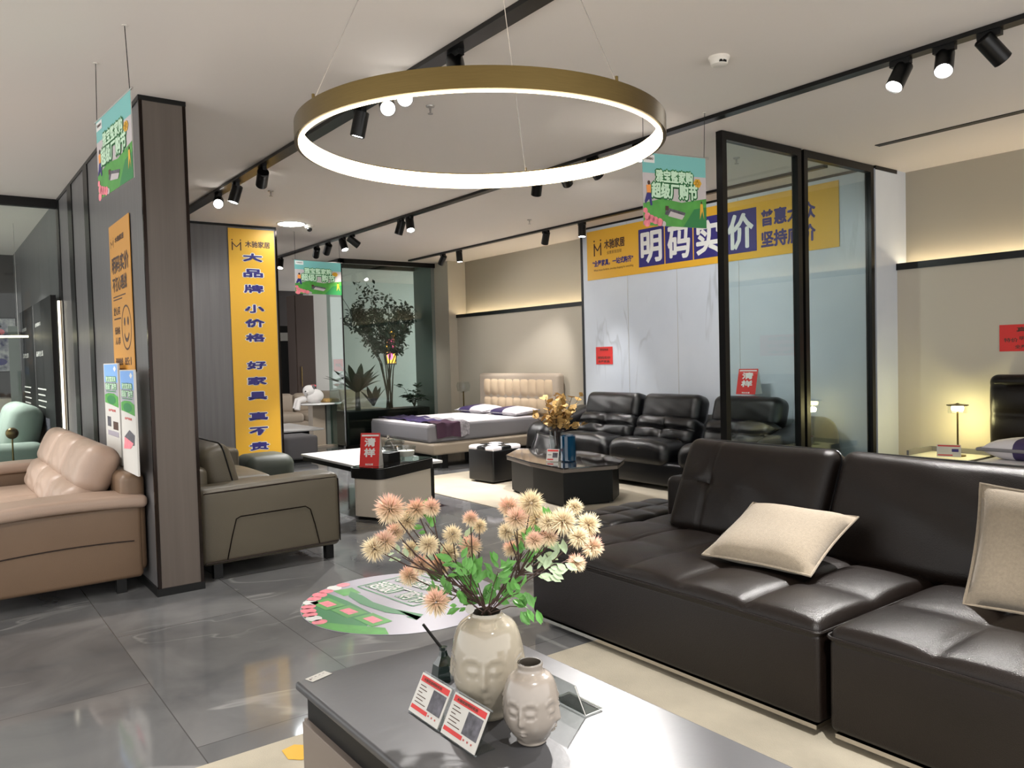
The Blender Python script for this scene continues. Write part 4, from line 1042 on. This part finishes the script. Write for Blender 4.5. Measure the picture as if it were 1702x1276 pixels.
G().lathe([(.045, .41), (.052, .43), (.045, .453)], 28).build('bulb', 'lamp_warm', t)
G().lathe([(.075, .385), (.078, .39), (.078, .455)], 32, close=False).build('glass_shade', 'clear_glass', t)
lamp('POINT', 'glow', (lx, ly, lz+.365), (lx, ly, 0), 4.5, color=(1, .90, .42), size=.03, parent=t)
p = V((-3.30, 7.24, .502)); t = thing('price_card', 'price card standing on the right nightstand before the brass lamp', 'price card', p)
s = Sign(p+V((-.08, 0, .004)), (.93, .36, 0), (-.08, .18, .96), .19, .11, .003); s.rect(.04, .84, .92, .11, 'red_print'); s.rect(.04, .1, .62, .09, 'red_print'); s.rect(.62, .42, .28, .24, 'navy_print')
for i in range(3): s.rect(.08, .68-.14*i, .4, .03, 'paper_grey')
wsign(s, t, 'paper_white', 'card')
#PART4
# ------------------------------------------------------------------ hanging promotion signs
def promo(label, O, U, w, h, anchors, N=None):
    """O lower-left seen by the reader, U to the right"""
    U = V(U).normalized(); O = V(O); mid = O+U*w/2+V((0, 0, h))
    t = thing('hanging_sign', label, 'sign', mid, 0, 'green hanging promotion signs')
    s = Sign(O, U, (0, 0, 1), w, h, .003)
    s.rect(0, .62, 1, .38, 'teal_sky'); s.rect(0, .36, 1, .36, 'sky_pale', 2)
    s.poly([(0, .30), (.3, .38), (.6, .34), (1, .42), (1, 0), (0, 0)], 'grass_print', 3)
    s.poly([(.62, 0), (1, 0), (1, .30), (.8, .26)], 'green_print', 4)
    s.rect(.015, .86, .17, .11, 'white_print', 3); s.text('TUBAIBAO', .035, .90, .13, .035, 'brown_print', 5, .03)
    for (dx, dy) in ((-.008, 0), (.008, 0), (0, -.010), (0, .012), (.008, -.012)):
        s.text('雅宝整家购', .20+dx, .605+dy, .58, .17, 'green_print', 5, .10); s.text('超级厂购节', .13+dx, .385+dy, .72, .21, 'green_print', 5, .10)
    s.text('雅宝整家购', .20, .605, .58, .17, 'mint_print', 7, .045); s.text('超级厂购节', .13, .385, .72, .21, 'mint_print', 7, .045)
    for a in range(0, 360, 60): s.disc(.86+.035*math.cos(R(a)), .63+.035*math.sin(R(a)), .03, .03, 'yellow_vinyl', 6, 12)
    # running figure, flower bank, bed picture
    s.disc(.09, .585, .022, .03, 'brown_print', 6, 14); s.poly([(.05, .55), (.12, .56), (.12, .44), (.06, .44)], 'orange_print', 6)
    s.poly([(.06, .45), (.12, .45), (.14, .28), (.11, .27), (.09, .36), (.03, .29), (.02, .33)], 'navy_print', 6)
    s.disc(.92, .36, .012, .018, 'brown_print', 6, 12); s.poly([(.90, .34), (.94, .34), (.96, .12), (.93, .24), (.89, .12)], 'yellow_vinyl', 6)
    for (x, y, r) in ((.03, .20, .035), (.06, .12, .05), (.12, .09, .05), (.18, .07, .05), (.25, .05, .05), (.31, .03, .035), (.05, .03, .05)): s.disc(x, y, r, r*1.1, 'pink_print' if x < .28 else 'sky_pale', 6, 14)
    s.poly([(.33, .16), (.62, .12), (.66, .20), (.36, .26)], 'photo_print', 6); s.poly([(.38, .14), (.60, .10), (.64, .16), (.42, .21)], 'sky_pale', 7); s.rect(.34, .22, .05, .06, 'brown_print', 7)
    wsign(s, t, 'paper_grey', 'board')
    ra, rb = O+U*-.03+V((0, 0, h)), O+U*(w+.03)+V((0, 0, h))
    wp(G().tube([ra, rb], .005, 8), 'rod', 'steel_wire', t)
    for k, a in zip((.02, .98), anchors):
        b = O+U*(w*k)+V((0, 0, h)); a = V(a) if a is not None else V((b.x, b.y, CE))
        c = wp(G().tube([b, a], .0022, 5), 'cord', 'black_metal', t)
        G().lathe([(.014, -.004), (.014, 0)], 12, a).build('ceiling_clip', 'detector_white', c)
z = 2.9
rr_ = atz(1172, 263, z); ll_ = atz(1067, 252, z); w = (rr_-ll_).length
promo('green promotion sign hanging beside the black framed glass panels', ll_-V((0, 0, w*.92)), rr_-ll_, w, w*.92, (None, atz(1171, 187, CE)))
rr_ = atz(217, 148, z); ll_ = atz(160, 203, z); w = (rr_-ll_).length
promo('green promotion sign hanging at the left by the grey pillar', ll_-V((0, 0, w*.64)), rr_-ll_, w, w*.64, (atz(159, 105, CE), atz(207, 42, CE)))
z = 2.85
rr_ = atz(566, 437, z); ll_ = atz(489, 431, z); w = (rr_-ll_).length
promo('green promotion sign hanging far back before the glass planter box', ll_-V((0, 0, w*.62)), rr_-ll_, w, w*.62, (None, None))
# ------------------------------------------------------------------ banners and wall posters
def logo(s, x, y, w, h, m, l=2, sub=None):
    # two little figures holding hands that form an M
    s.line(x, y, x, y+h*.75, h*.10, m, l); s.line(x+w*.22, y, x+w*.22, y+h*.75, h*.10, m, l)
    s.line(x, y+h*.66, x+w*.11, y+h*.30, h*.08, m, l); s.line(x+w*.11, y+h*.30, x+w*.22, y+h*.66, h*.08, m, l)
    for q in (0, .22): s.disc(x+w*q, y+h*.90, h*.06*s.h/s.w, h*.06, m, l, 12)
    s.text('木驰家居', x+w*.34, y+h*.32, w*.66, h*.55, m, l, .035)
    if sub: s.text(sub, x+w*.42, y, w*.48, h*.20, 'brown_print', l, .0)
# vertical yellow banner
x0 = atx(378, 380, -9.9).y; x1 = 3.655; zb = .30; zt = 3.17
t = thing('wall_banner', 'tall yellow vertical banner with dark blue characters on the grey end wall', 'banner', (-9.9, (x0+x1)/2, zb))
s = Sign((-9.890, x0, zb), (0, 1, 0), (0, 0, 1), x1-x0, zt-zb, .004)
logo(s, .08, .905, .82, .05, 'brown_print'); s.flush('logo')
ys = [449-22, 449+9, 478, 512, 536, 561, 606, 634, 659, 692, 717, 742]
ys = [428, 454, 480, 513, 537, 561, 607, 633, 658, 692, 717, 742]
for ch, yp in zip('大品牌小价格好家具真不贵', ys):
    f_ = (atx(420, yp, -9.89).z-zb)/(zt-zb)
    cw, chh = .42, .028*1.18
    for (dx, dy) in ((-.018, 0), (.018, 0), (0, -.0024), (0, .0024)): s.text(ch, .30+dx, f_-chh/2+dy, cw, chh, 'white_print', 2, .075)
    s.text(ch, .30, f_-chh/2, cw, chh, 'navy_print', 4, .055)
    s.flush('character')
wsign(s, t, 'yellow_vinyl', 'sheet')
# wide banner on the marble wall
YB = 7.322; xa, xb, zb, zt = -8.03, -4.34, 2.50, 3.155
t = thing('wall_banner', 'wide yellow banner with four white characters on blue squares on the marble wall', 'banner', ((xa+xb)/2, YB, zb))
s = Sign((xa, YB, zb), (1, 0, 0), (0, 0, 1), xb-xa, zt-zb, .004)
logo(s, .04, .48, .155, .34, 'brown_print', 2, '全屋家居连锁'); s.flush('logo')
s.text('“全屋家具，一站式购齐”', .03, .26, .205, .13, 'navy_print', 2, .045)
s.text('Whole house furniture, one-stop shopping for everything', .035, .155, .20, .055, 'brown_print', 2, .01); s.flush('slogan')
for i, ch in enumerate('明码实价'):
    x = .262+i*.1205
    s.rect(x, .12, .116, .72, 'navy_print', 2); s.text(ch, x+.012, .19, .092, .58, 'white_print', 4, .035); s.flush('character_square')
s.text('普惠大众', .755, .50, .175, .26, 'navy_print', 2, .045); s.text('坚持底价', .755, .15, .175, .26, 'navy_print', 2, .045)
wsign(s, t, 'yellow_vinyl', 'sheet')
# orange poster on the partition
a_ = aty(183, 376, 1.170); b_ = aty(216, 356, 1.170); zb, zt = 1.46, 2.54; xa, xb = -6.57, -5.86
t = thing('wall_poster', 'orange poster with a smiley face on the left grey panelled wall', 'poster', ((xa+xb)/2, 1.17, zb))
s = Sign((xa, 1.166, zb), (1, 0, 0), (0, 0, 1), xb-xa, zt-zb, .004)
logo(s, .08, .845, .66, .07, 'brown_print')
s.text('明码实价', .10, .665, .82, .115, 'brown_print', 2, .04); s.text('不打心理战', .10, .545, .70, .095, 'brown_print', 2, .04)
s.rect(.10, .505, .62, .008, 'brown_print'); s.rect(.10, .485, .45, .008, 'brown_print')
s.text('放心买', .10, .385, .32, .055, 'brown_print', 2, .03); s.rect(.10, .355, .35, .010, 'brown_print')
s.text('低价格', .12, .255, .26, .05, 'brown_print', 2, .03); s.text('人人享', .12, .185, .26, .05, 'brown_print', 2, .03)
s.ring(.70, .29, .23, .148, .08, 'brown_print', 2); s.disc(.62, .33, .035, .028, 'brown_print', 2, 16); s.disc(.78, .33, .035, .028, 'brown_print', 2, 16)
for i in range(10):
    p_, q_ = R(205+13*i), R(205+13*(i+1)); s.poly([(.70+.13*math.cos(p_), .28+.085*math.sin(p_)), (.70+.13*math.cos(q_), .28+.085*math.sin(q_)), (.70+.105*math.cos(q_), .285+.065*math.sin(q_)), (.70+.105*math.cos(p_), .285+.065*math.sin(p_))], 'brown_print', 2)
s.text('咨询热线', .10, .045, .36, .05, 'brown_print', 2, .03); s.text('85:1', .56, .045, .30, .05, 'brown_print', 2, .03)
wsign(s, t, 'orange_vinyl', 'sheet')
# two leaning promotion boards behind the cream sofa
BT = .793
for (yy, pa, pb, lab, k) in ((1.115, (173, 600), (197, 608), 'left promotion board leaning between cream sofa and grey wall', 0), (1.085, (200, 613), (224, 616), 'right promotion board leaning between cream sofa and grey wall', 1)):
    qa, qb = aty(pa[0], pa[1], yy), aty(pb[0], pb[1], yy); xa, xb, zt = qa.x, qb.x, (qa.z+qb.z)/2
    t = thing('display_board', lab, 'display board', ((xa+xb)/2, yy, BT), 0, 'promotion boards behind the cream sofa')
    s = Sign((xa, yy, BT), (1, 0, 0), (0, 0, 1), xb-xa, zt-BT, .012)
    s.rect(.04, .80, .92, .19, 'blue_print'); s.rect(.04, .66, .92, .15, 'lilac_print', 2); s.disc(.80, .945, .10, .03, 'white_print', 3, 4)
    for dx in (-.015, .015): s.text('雅宝整家购', .15+dx, .815, .70, .055, 'green_print', 3, .1); s.text('超级厂购节', .12+dx, .735, .76, .065, 'green_print', 3, .1)
    s.text('雅宝整家购', .15, .815, .70, .055, 'mint_print', 5, .03); s.text('超级厂购节', .12, .735, .76, .065, 'mint_print', 5, .03)
    s.rect(.15, .715, .70, .008, 'green_print', 4)
    s.poly([(.04, .68), (.3, .70), (.7, .70), (.96, .67), (.96, .565), (.5, .585), (.04, .60)], 'grass_print', 3); s.disc(.5, .635, .30, .045, 'green_print', 4)
    s.text('全屋家具', .25, .515, .5, .025, 'red_print', 2, .02)
    if k: s.poly([(.18, .34), (.55, .42), (.9, .38), (.85, .28), (.3, .27)], 'photo_print', 2); s.poly([(.12, .22), (.6, .24), (.8, .30), (.2, .34)], 'pink_print', 3)
    else: s.rect(.15, .36, .25, .10, 'photo_print', 2); s.rect(.55, .34, .33, .08, 'brown_print', 2); s.rect(.15, .27, .75, .05, 'lilac_print', 2)
    wsign(s, t, 'paper_white', 'board')
# red papers
def red_sheet(lab, O, U, w, h, rows):
    t = thing('red_notice', lab, 'notice', V(O)+V(U)*w/2, 0, 'red paper notices on the walls')
    s = Sign(O, U, (0, 0, 1), w, h, .003)
    for (tx, x, y, ww, hh) in rows: s.text(tx, x, y, ww, hh, 'brown_print', 2, .02)
    wsign(s, t, 'red_paper', 'sheet')
red_sheet('small red square paper notice on the marble wall above the black sofa', (-7.90, 7.326, 1.36), (1, 0, 0), .32, .235, (('雅宝家居', .25, .78, .5, .12), ('明码实价', .12, .30, .76, .16), ('全屋家具', .12, .10, .7, .14)))
red_sheet('red paper notice on the beige wall above the dark leather headboard', (-3.05, 7.716, 1.43), (1, 0, 0), .62, .235, (('真皮软床', .22, .72, .6, .18), ('特价', .06, .34, .18, .16), ('明码实价 一口价', .26, .40, .6, .16), ('全屋家具一站购齐', .2, .1, .62, .14)))
# floor sticker
fc = V((-4.33, 2.34, .001)); 
t = thing('floor_sticker', 'round printed promotion sticker on the grey tile floor behind the flowers', 'sticker', fc)
Uf = V((1, .12, 0)).normalized()
Vf = V((0, 0, 1)).cross(Uf); RS = .62
s = Sign(fc-Uf*RS-Vf*RS, Uf, Vf, 2*RS, 2*RS, .0016)
s.disc(.5, .5, .5, .5, 'lilac_print', 1, 64)
s.poly([(.5+.495*math.cos(R(a)), .5+.495*math.sin(R(a))) for a in range(205, 300, 5)]+[(.72, .13), (.60, .27), (.30, .30), (.14, .30)], 'green_print', 2)
s.poly([(.5+.495*math.cos(R(a)), .5+.495*math.sin(R(a))) for a in range(262, 318, 5)]+[(.78, .20), (.60, .10)], 'grass_print', 3)
s.poly([(.10, .34), (.22, .33), (.24, .42), (.12, .44)], 'grass_print', 3)
for i, a in enumerate(range(188, 276, 8)): s.disc(.5+.462*math.cos(R(a)), .5+.462*math.sin(R(a)), .036+.01*(i % 2), .036, 'pink_print' if i % 4 != 1 else 'white_print', 4, 14)
for (x, y) in ((.27, .20), (.45, .21), (.64, .22)):
    s.poly([(x-.085, y-.045), (x+.085, y-.055), (x+.09, y+.055), (x-.08, y+.06)], 'grass_print', 4); s.poly([(x-.045, y-.02), (x+.05, y-.025), (x+.05, y+.03), (x-.04, y+.032)], 'pink_print', 5)
s.poly([(.17, .40), (.24, .345), (.40, .315), (.60, .325), (.78, .40), (.72, .355), (.80, .36), (.76, .43), (.60, .385), (.42, .375), (.28, .40)], 'green_print', 4)
for (x0_, y0_, x1_, y1_) in ((.13, .47, .62, .47), (.62, .47, .64, .66), (.13, .47, .15, .83), (.15, .83, .56, .83), (.56, .83, .58, .66)): s.line(x0_, y0_, x1_, y1_, .012, 'green_print', 4)
for dx in (-.006, .006): s.text('超级厂购节', .16+dx, .50, .44, .13, 'green_print', 4, .06); s.text('雅宝整家购', .18+dx, .67, .36, .12, 'green_print', 4, .06)
s.text('超级厂购节', .16, .50, .44, .13, 'white_print', 6, .015); s.text('雅宝整家购', .18, .67, .36, .12, 'white_print', 6, .015)
p_ = s.g.build('print', s.mats, t, smooth=False); p_.location = -t.location
# ------------------------------------------------------------------ plants in the glass box
rnd = random.Random(11)
tb = V((-12.74, 6.74, .62))
t = thing('potted_tree', 'slender leafy tree with many thin trunks inside the glass planter box', 'tree', tb)
gs, gl = G(), G()
for i in range(9):
    a = rnd.uniform(0, 6.28); top = V((rnd.uniform(-.20, .20), -.92+.185*((i*4) % 9), rnd.uniform(1.35, 2.1))); b0 = V((math.cos(a)*.03, math.sin(a)*.06, 0))
    m1 = b0.lerp(top, .45)+V((0, -top.y*.22, .05))
    gs.tube([b0, b0.lerp(m1, .5)+V((0, 0, .03)), m1, top], [.016, .013, .010, .004], 6)
    for k in range(11):
        f = rnd.uniform(.42, 1); q = m1.lerp(top, (f-.3)/.7) if f > .3 else m1
        e = q+V((rnd.uniform(-.14, .14), rnd.gauss(0, .19), rnd.uniform(.02, .30)))
        gs.tube([q, e], [.005, .002], 4)
        for j in range(26):
            pp = q.lerp(e, rnd.uniform(.25, 1.05))+V((rnd.gauss(0, .02), rnd.gauss(0, .045), rnd.gauss(0, .045)))
            if abs(pp.x) > .27 or pp.y > .58 or pp.y < -.95: continue
            leaf(gl, pp, V((rnd.gauss(0, .5), rnd.gauss(0, 1), rnd.gauss(0, .8))), rnd.uniform(.06, .10), rnd, 1.0)
gs.build('trunk', 'tree_bark', t); gl.build('foliage', 'tree_leaf', t, smooth=False)
def blade(g, base, d, L, w, bend, n=6):
    d = V(d).normalized(); side = d.cross(V((0, 0, 1))).normalized(); vs = []; fs = []
    for i in range(n+1):
        q = i/n; c = V(base)+d*(L*q)+V((0, 0, -bend*L*q*q)); ww = w*math.sin(math.pi*min(1, .12+.88*q))**.8 if q < 1 else 0
        vs += [c-side*ww/2+V((0, 0, .12*ww)), c, c+side*ww/2+V((0, 0, .12*ww))]
    for i in range(n):
        for k in (0, 1): fs.append((i*3+k, i*3+k+1, i*3+k+4, i*3+k+3))
    g.add(vs, fs)
pb = V((-12.72, 6.10, .62))
t = thing('agave_plant', 'broad leaved dark agave plant at the left inside the glass planter box', 'plant', pb)
g = G()
for i in range(15):
    a = i*2.4; el = rnd.uniform(.5, 1.5); dx = math.cos(a)*.45
    blade(g, (0, 0, .30), (dx, math.sin(a), el), rnd.uniform(.55, .80), .15, rnd.uniform(.05, .25))
for i in range(6): blade(g, (0, .30, .06), (math.cos(i*2.4)*.4, math.sin(i*2.4), 1.3), .44, .11, .12)
g.build('leaves', 'palm_leaf', t, smooth=True, angle=60); G().tube([(0, 0, 0), (0, 0, .33)], [.05, .04], 10).build('stem', 'tree_bark', t)
fb = V((-12.70, 7.22, .62))
t = thing('fern_plant', 'low dark fern at the right inside the glass planter box', 'plant', fb)
gs, gl = G(), G()
for i in range(16):
    a = i*2.4; e = V((math.cos(a)*.16, math.sin(a)*rnd.uniform(.12, .36)-.02, rnd.uniform(.10, .42)))
    if e.y > .18: e.y = .18
    m1 = e*.55+V((0, 0, .12)); gs.tube([(0, 0, 0), m1, e], .004, 4)
    for k in range(12):
        q = m1.lerp(e, k/11) if k > 3 else V((0, 0, 0)).lerp(m1, .5+k/8)
        leaf(gl, q, (e-m1).normalized()*.4+V((rnd.gauss(0, .3), (1 if k % 2 else -1)*.9, .1)), .085, rnd, .8)
gs.build('stem', 'tree_bark', t); gl.build('foliage', 'palm_leaf', t, smooth=False)
# glowing picture screen behind the tree
q0 = atx(641, 606, -15.98); q1 = atx(657, 548, -15.98)
t = thing('display_screen', 'small glowing pink and orange screen seen through the branches of the tree', 'screen', (-15.98, (q0.y+q1.y)/2, q0.z))
mat('screen_pink', C(255, 96, 150), emis=1.6); mat('screen_orange', C(255, 170, 60), emis=1.6)
s = Sign((-15.975, q0.y, q0.z), (0, 1, 0), (0, 0, 1), q1.y-q0.y, q1.z-q0.z, .03)
s.rect(.08, .04, .84, .92, 'screen_orange'); s.disc(.5, .6, .34, .2, 'screen_pink', 2); s.disc(.42, .26, .26, .13, 'screen_pink', 2)
wsign(s, t, 'black_gloss', 'housing', 'picture')
red_sheet('small dull red paper notice on the far white wall left of the planter', atx(555, 617, -15.985), (0, 1, 0), .22, .26, (('特价', .2, .35, .6, .3),))
# ------------------------------------------------------------------ far back of the hall
t = thing('wardrobe', 'tall brown wardrobe unit standing against the far end of the hall', 'wardrobe', (-15.6, 6.3, 0))
XW = -15.56
ya, yb = atx(491, 560, XW).y, atx(523, 560, XW).y
wp(G().box(-15.98, XW, ya, yb, .0, 2.86), 'body', 'wall_brown', t, smooth=False)
wp(G().box(XW-.002, XW+.012, ya+.02, yb-.02, .06, 2.84), 'door', 'wall_brown', t, smooth=False)
wp(G().cyl((XW+.03, ya+.10, 1.0), (XW+.03, ya+.10, 1.4), .01, 8), 'handle', 'brass', t)
ya2 = atx(462, 560, -17.0).y; yb2 = atx(492, 560, -17.0).y
t = thing('display_cabinet', 'black display cabinet left of the brown wardrobe at the far end', 'cabinet', (-17.3, (ya2+yb2)/2, 0))
wp(G().box(-17.6, -17.0, ya2-.4, yb2, 0, 2.3), 'body', 'black_matte', t, smooth=False)
wp(G().box(-17.0, -16.985, ya2-.4, yb2-.1, 2.32-.35, 2.15), 'pale_panel', 'paper_grey', t, smooth=False)  # pale grey panel near the top of the cabinet front
t = thing('leather_sofa', 'long taupe leather sofa far back behind the plush toy and the planter', 'sofa', (-14.9, 6.4, 0))
yA, yB = 5.0, 7.6
wp(G().rbox((-15.0, (yA+yB)/2, .24), (.9, yB-yA, .24), .04, (2, 6, 1)), 'base', 'taupe_leather', t)
wp(G().rbox((-15.35, (yA+yB)/2, .52), (.22, yB-yA, .64), .06, (1, 6, 3)), 'back_frame', 'taupe_leather', t)
for i in range(3):
    yc = yA+(i+.5)*(yB-yA)/3
    wp(G().rbox((-14.93, yc, .42), (.8, .85, .18), .07, (4, 6, 2), 4, puff(.03, 2)), 'seat_cushion', 'taupe_leather', t, angle=80)
    wp(G().rbox((-15.17, yc, .68), (.22, .84, .40), .09, (2, 6, 5), 4, puff(.04, 0)), 'back_cushion', 'taupe_leather', t, angle=80)
for y in (yA+.1, yB-.1): wp(G().box(-15.3, -14.7, y-.03, y+.03, 0, .13), 'leg', 'black_metal', t, smooth=False)
wp(G().rbox((-14.98, yA+.02, .42), (.92, .24, .46), .08, (3, 2, 3)), 'arm', 'taupe_leather', t)
for y, m_, lab in ((6.55, 'linen', 'yellowish cushion on the far taupe sofa, left one'), (6.95, 'tufted_beige', 'pale patterned cushion on the far taupe sofa, right one')):
    throw_pillow('throw_pillow', lab, (-14.88, y, .72), (0, 1, 0), (-.3, 0, .95), .42, .40, .14, m_)
t = thing('coffee_table', 'low table with white top and black base far back beyond the yellow banner', 'table', (-12.8, 4.9, 0))
wp(G().rbox((-12.75, 4.75, .41), (1.5, .8, .03), .008), 'tabletop', 'slab_white', t); wp(G().box(-13.2, -12.25, 4.5, 5.0, 0, .395), 'base', 'black_matte', t, smooth=False)
p = atz(498, 758, 0)
t = thing('ottoman', 'grey fabric ottoman beyond the yellow banner wall', 'ottoman', (-11.55, 4.42, 0))
G().rbox((0, 0, .22), (.6, .62, .34), .04, (2, 2, 1), 3, puff(.012, 2)).build('seat', 'grey_fabric', t); G().box(-.22, .22, -.22, .22, 0, .06).build('foot', 'black_matte', t, smooth=False)
p = atz(534, 741, 0)
t = thing('pedestal_table', 'grey pedestal table with flat white top carrying the plush dog', 'table', (p.x, p.y, 0))
ph = .74
G().lathe([(.36, ph), (.38, ph+.012), (.37, ph+.03)], 40).build('tabletop', 'slab_white', t)
G().box(-.10, .10, -.18, .05, .03, ph).build('leg', 'taupe_leather', t, smooth=False); G().box(-.10, .10, .08, .28, .03, ph).build('leg', 'planter_grey', t, smooth=False)
G().box(-.22, .22, -.24, .30, 0, .03).build('base', 'taupe_leather', t, smooth=False)
b = V((p.x, p.y-.08, ph+.03))
t = thing('plush_toy', 'white plush dog with a pink bow lying over the edge of the pedestal table', 'plush toy', b)
G().ball((0, -.02, .12), .15, 20, 0, (.8, 1.15, .85)).build('body', 'plush_white', t)
hd = G().ball((.02, -.12, .22), .11, 20, 0, (.9, 1, .9)).build('head', 'plush_white', t)
G().ball((.09, -.20, .20), .045, 14, 0, (1, .8, .8)).build('muzzle', 'plush_white', hd)
G().ball((.12, -.225, .215), .014, 10).build('nose', 'black_matte', hd)
for s_ in (-1, 1): G().ball((.02+.06*s_, -.06, .28), .04, 12, 0, (.8, .7, 1.2)).build('ear', 'grey_fabric', hd)
G().ball((-.02, -.02, .30), .05, 12, 0, (1.2, 1, .5)).build('bow', 'pink_cloth', t)
G().tube([(.02, -.2, .08), (.06, -.33, .05), (.08, -.37, -.10)], [.05, .045, .05], 12).build('leg', 'plush_white', t); G().tube([(-.05, -.2, .08), (-.02, -.33, .06), (0, -.37, -.08)], [.05, .045, .05], 12).build('leg', 'plush_white', t)
t = thing('gift_bag', 'flat yellowish packet lying beside the plush dog on the pedestal table', 'packet', b+V((0, .27, .001)))
G().rbox((0, 0, .03), (.26, .26, .06), .025, (2, 2, 1), 3, puff(.012, 2)).build('packet', 'dried_leaf', t)
# ------------------------------------------------------------------ far left corridor
t = thing('fabric_sofa', 'sage green high backed sofa in the far left corridor', 'sofa', (-10.7, .55, 0))
wp(G().rbox((-10.75, .55, .24), (1.5, .9, .30), .05, (3, 3, 1)), 'base', 'sage_fabric', t)
for cx in (-10.40, -11.1):
    wp(G().rbox((cx, .45, .45), (.70, .7, .2), .09, (6, 6, 2), 4, puff(.03, 2)), 'seat_cushion', 'sage_fabric', t, angle=80)
    c = (cx, .86, .80); wp(G().rbox(c, (.72, .28, .62), .13, (8, 3, 8), 4, puff(.04, 1), 0, Rx(-14, c)), 'back_cushion', 'sage_fabric', t, angle=80)
wp(G().rbox((-9.97, .62, .46), (.26, .86, .5), .12, (3, 4, 4), 4), 'arm', 'sage_fabric', t)
for x in (-10.1, -11.4): wp(G().box(x-.03, x+.03, .2, .9, 0, .1), 'leg', 'black_metal', t, smooth=False)
throw_pillow('throw_pillow', 'light blue grey cushion on the sage green sofa', (-10.2, .36, .70), (1, 0, 0), (0, .5, .86), .40, .38, .14, 'sage_fabric')
bp_ = atx(20, 720, -9.6); t = thing('brass_ball', 'small brass ball ornament before the sage green sofa', 'ornament', bp_)
G().ball((0, 0, 0), .06, 20).build('ball', 'brass', t)
t.location = V((bp_.x, bp_.y, bp_.z)); G().cyl((0, 0, -.05), (0, 0, -bp_.z), .008, 8).build('rod', 'brass', t); G().lathe([(.1, -bp_.z), (.1, -bp_.z+.015)], 24).build('foot', 'brass', t)
a_ = aty(88, 490, 1.10); c_ = aty(36, 524, 1.10)
t = thing('information_panel', 'black information panel with white text columns on the far left corridor wall', 'panel', ((a_.x+c_.x)/2, 1.12, .3))
wd = a_.x-c_.x
s = Sign((c_.x, 1.10, .35), (1, 0, 0), (0, 0, 1), wd, a_.z-.35, .05)
for k, xx in enumerate((.08, .55)):
    s.text('全屋家具', xx, .86, .16, .022, 'paper_grey', 2, 0); s.text('品质生活', xx, .68, .20, .03, 'paper_grey', 2, 0)
    for j in range(4): s.rect(xx, .48-.035*j, .24-.03*(j % 2), .008, 'paper_grey', 2)
    s.rect(xx, .16, .30, .16, 'photo_print', 2); s.rect(xx, .10, .30, .03, 'planter_grey', 2)
s.rect(.495, 0, .012, 1, 'wall_dark', 2)
wsign(s, t, 'black_matte', 'board')
a_ = aty(99, 500, 1.16); b_ = aty(108, 712, 1.16)
t = thing('light_strip', 'vertical warm light strip at the edge of the black information panel', 'light', (a_.x, 1.15, .3)); mat('strip_soft', (1, .93, .75, 1), emis=1.2)
wp(G().box(a_.x-.10, a_.x+.05, 1.155, 1.169, .3, a_.z), 'housing', 'tufted_beige', t, smooth=False); wp(G().box(a_.x-.01, a_.x+.05, 1.14, 1.155, .3, a_.z), 'diffuser', 'strip_soft', t, smooth=False)
a_, b_ = atx(28, 528, -14.08), atx(28, 618, -14.08)
t = thing('wall_painting', 'abstract white, blue and red painting on the dark far left wall', 'painting', (-14.08, .4, b_.z))
s = Sign((-14.07, -.55, b_.z), (0, 1, 0), (0, 0, 1), a_.y+.55, a_.z-b_.z, .03); s.rect(.015, .02, .97, .96, 'canvas_art')
rn = random.Random(2)
for i in range(26): s.disc(rn.uniform(.1, .9), rn.uniform(.12, .88), rn.uniform(.015, .06), rn.uniform(.02, .07), rn.choice(['navy_print', 'black_matte', 'pink_print', 'blue_print']), 2+i % 4, 12)
wsign(s, t, 'black_matte', 'frame', 'canvas')
p0 = atx(0, 561, -11.0); p1 = atx(47, 559, -11.0)
t = thing('linear_pendant', 'slim glowing linear pendant lamp in the far left corridor', 'lamp', (-11, p1.y-.7, p1.z)); mat('linear_light', (1, .85, .55, 1), emis=2.5)
wp(G().box(-11.012, -10.988, p1.y-1.5, p1.y, p1.z-.012, p1.z+.012), 'light_bar', 'linear_light', t, smooth=False)
for y in (p1.y-.1, p1.y-1.4): wp(G().cyl((-11, y, p1.z+.012), (-11, y, CE), .002, 6), 'cord', 'steel_wire', t)
t = thing('low_cabinet', 'cream low cabinet under the painting in the far left corridor', 'cabinet', (-13.8, .3, 0))
wp(G().rbox((-13.82, .2, .58), (.5, 1.7, 1.0), .02), 'body', 'cream_lacquer', t); wp(G().box(-13.98, -13.66, -.55, .95, 0, .08), 'plinth', 'black_matte', t, smooth=False)
wp(G().cyl((-13.56, .1, .6), (-13.56, .1, .8), .008, 8), 'handle', 'brass', t)
p = atx(35, 640, -13.0)-V((0, .06, 0)); t = thing('roll_up_banner', 'narrow pale banner with a red lower band in the far left corridor', 'banner', (-13.0, p.y, 0))
s = Sign((-13.0, p.y-.065, .05), (0, 1, 0), (0, 0, 1), .13, 2.05, .004); s.rect(0, .40, 1, .6, 'planter_grey'); s.rect(0, .28, 1, .12, 'pink_print', 2); s.rect(.2, .34, .6, .02, 'white_print', 3)
wsign(s, t, 'paper_grey', 'sheet'); wp(G().box(-13.08, -12.92, p.y-.07, p.y+.07, 0, .05), 'base', 'steel_wire', t, smooth=False)
# yellow sticker on the rug edge
p = atz(492, 1246, .0095); t = thing('floor_sticker', 'worn yellow sticker at the rug edge beside the grey table leg', 'sticker', p)
g = G(); g.prism([(-.03, -.045), (.05, -.05), (.09, -.01), (.05, .05), (-.01, .045), (-.045, .01)], 0, .001); g.build('patch', 'yellow_vinyl', t, smooth=False)
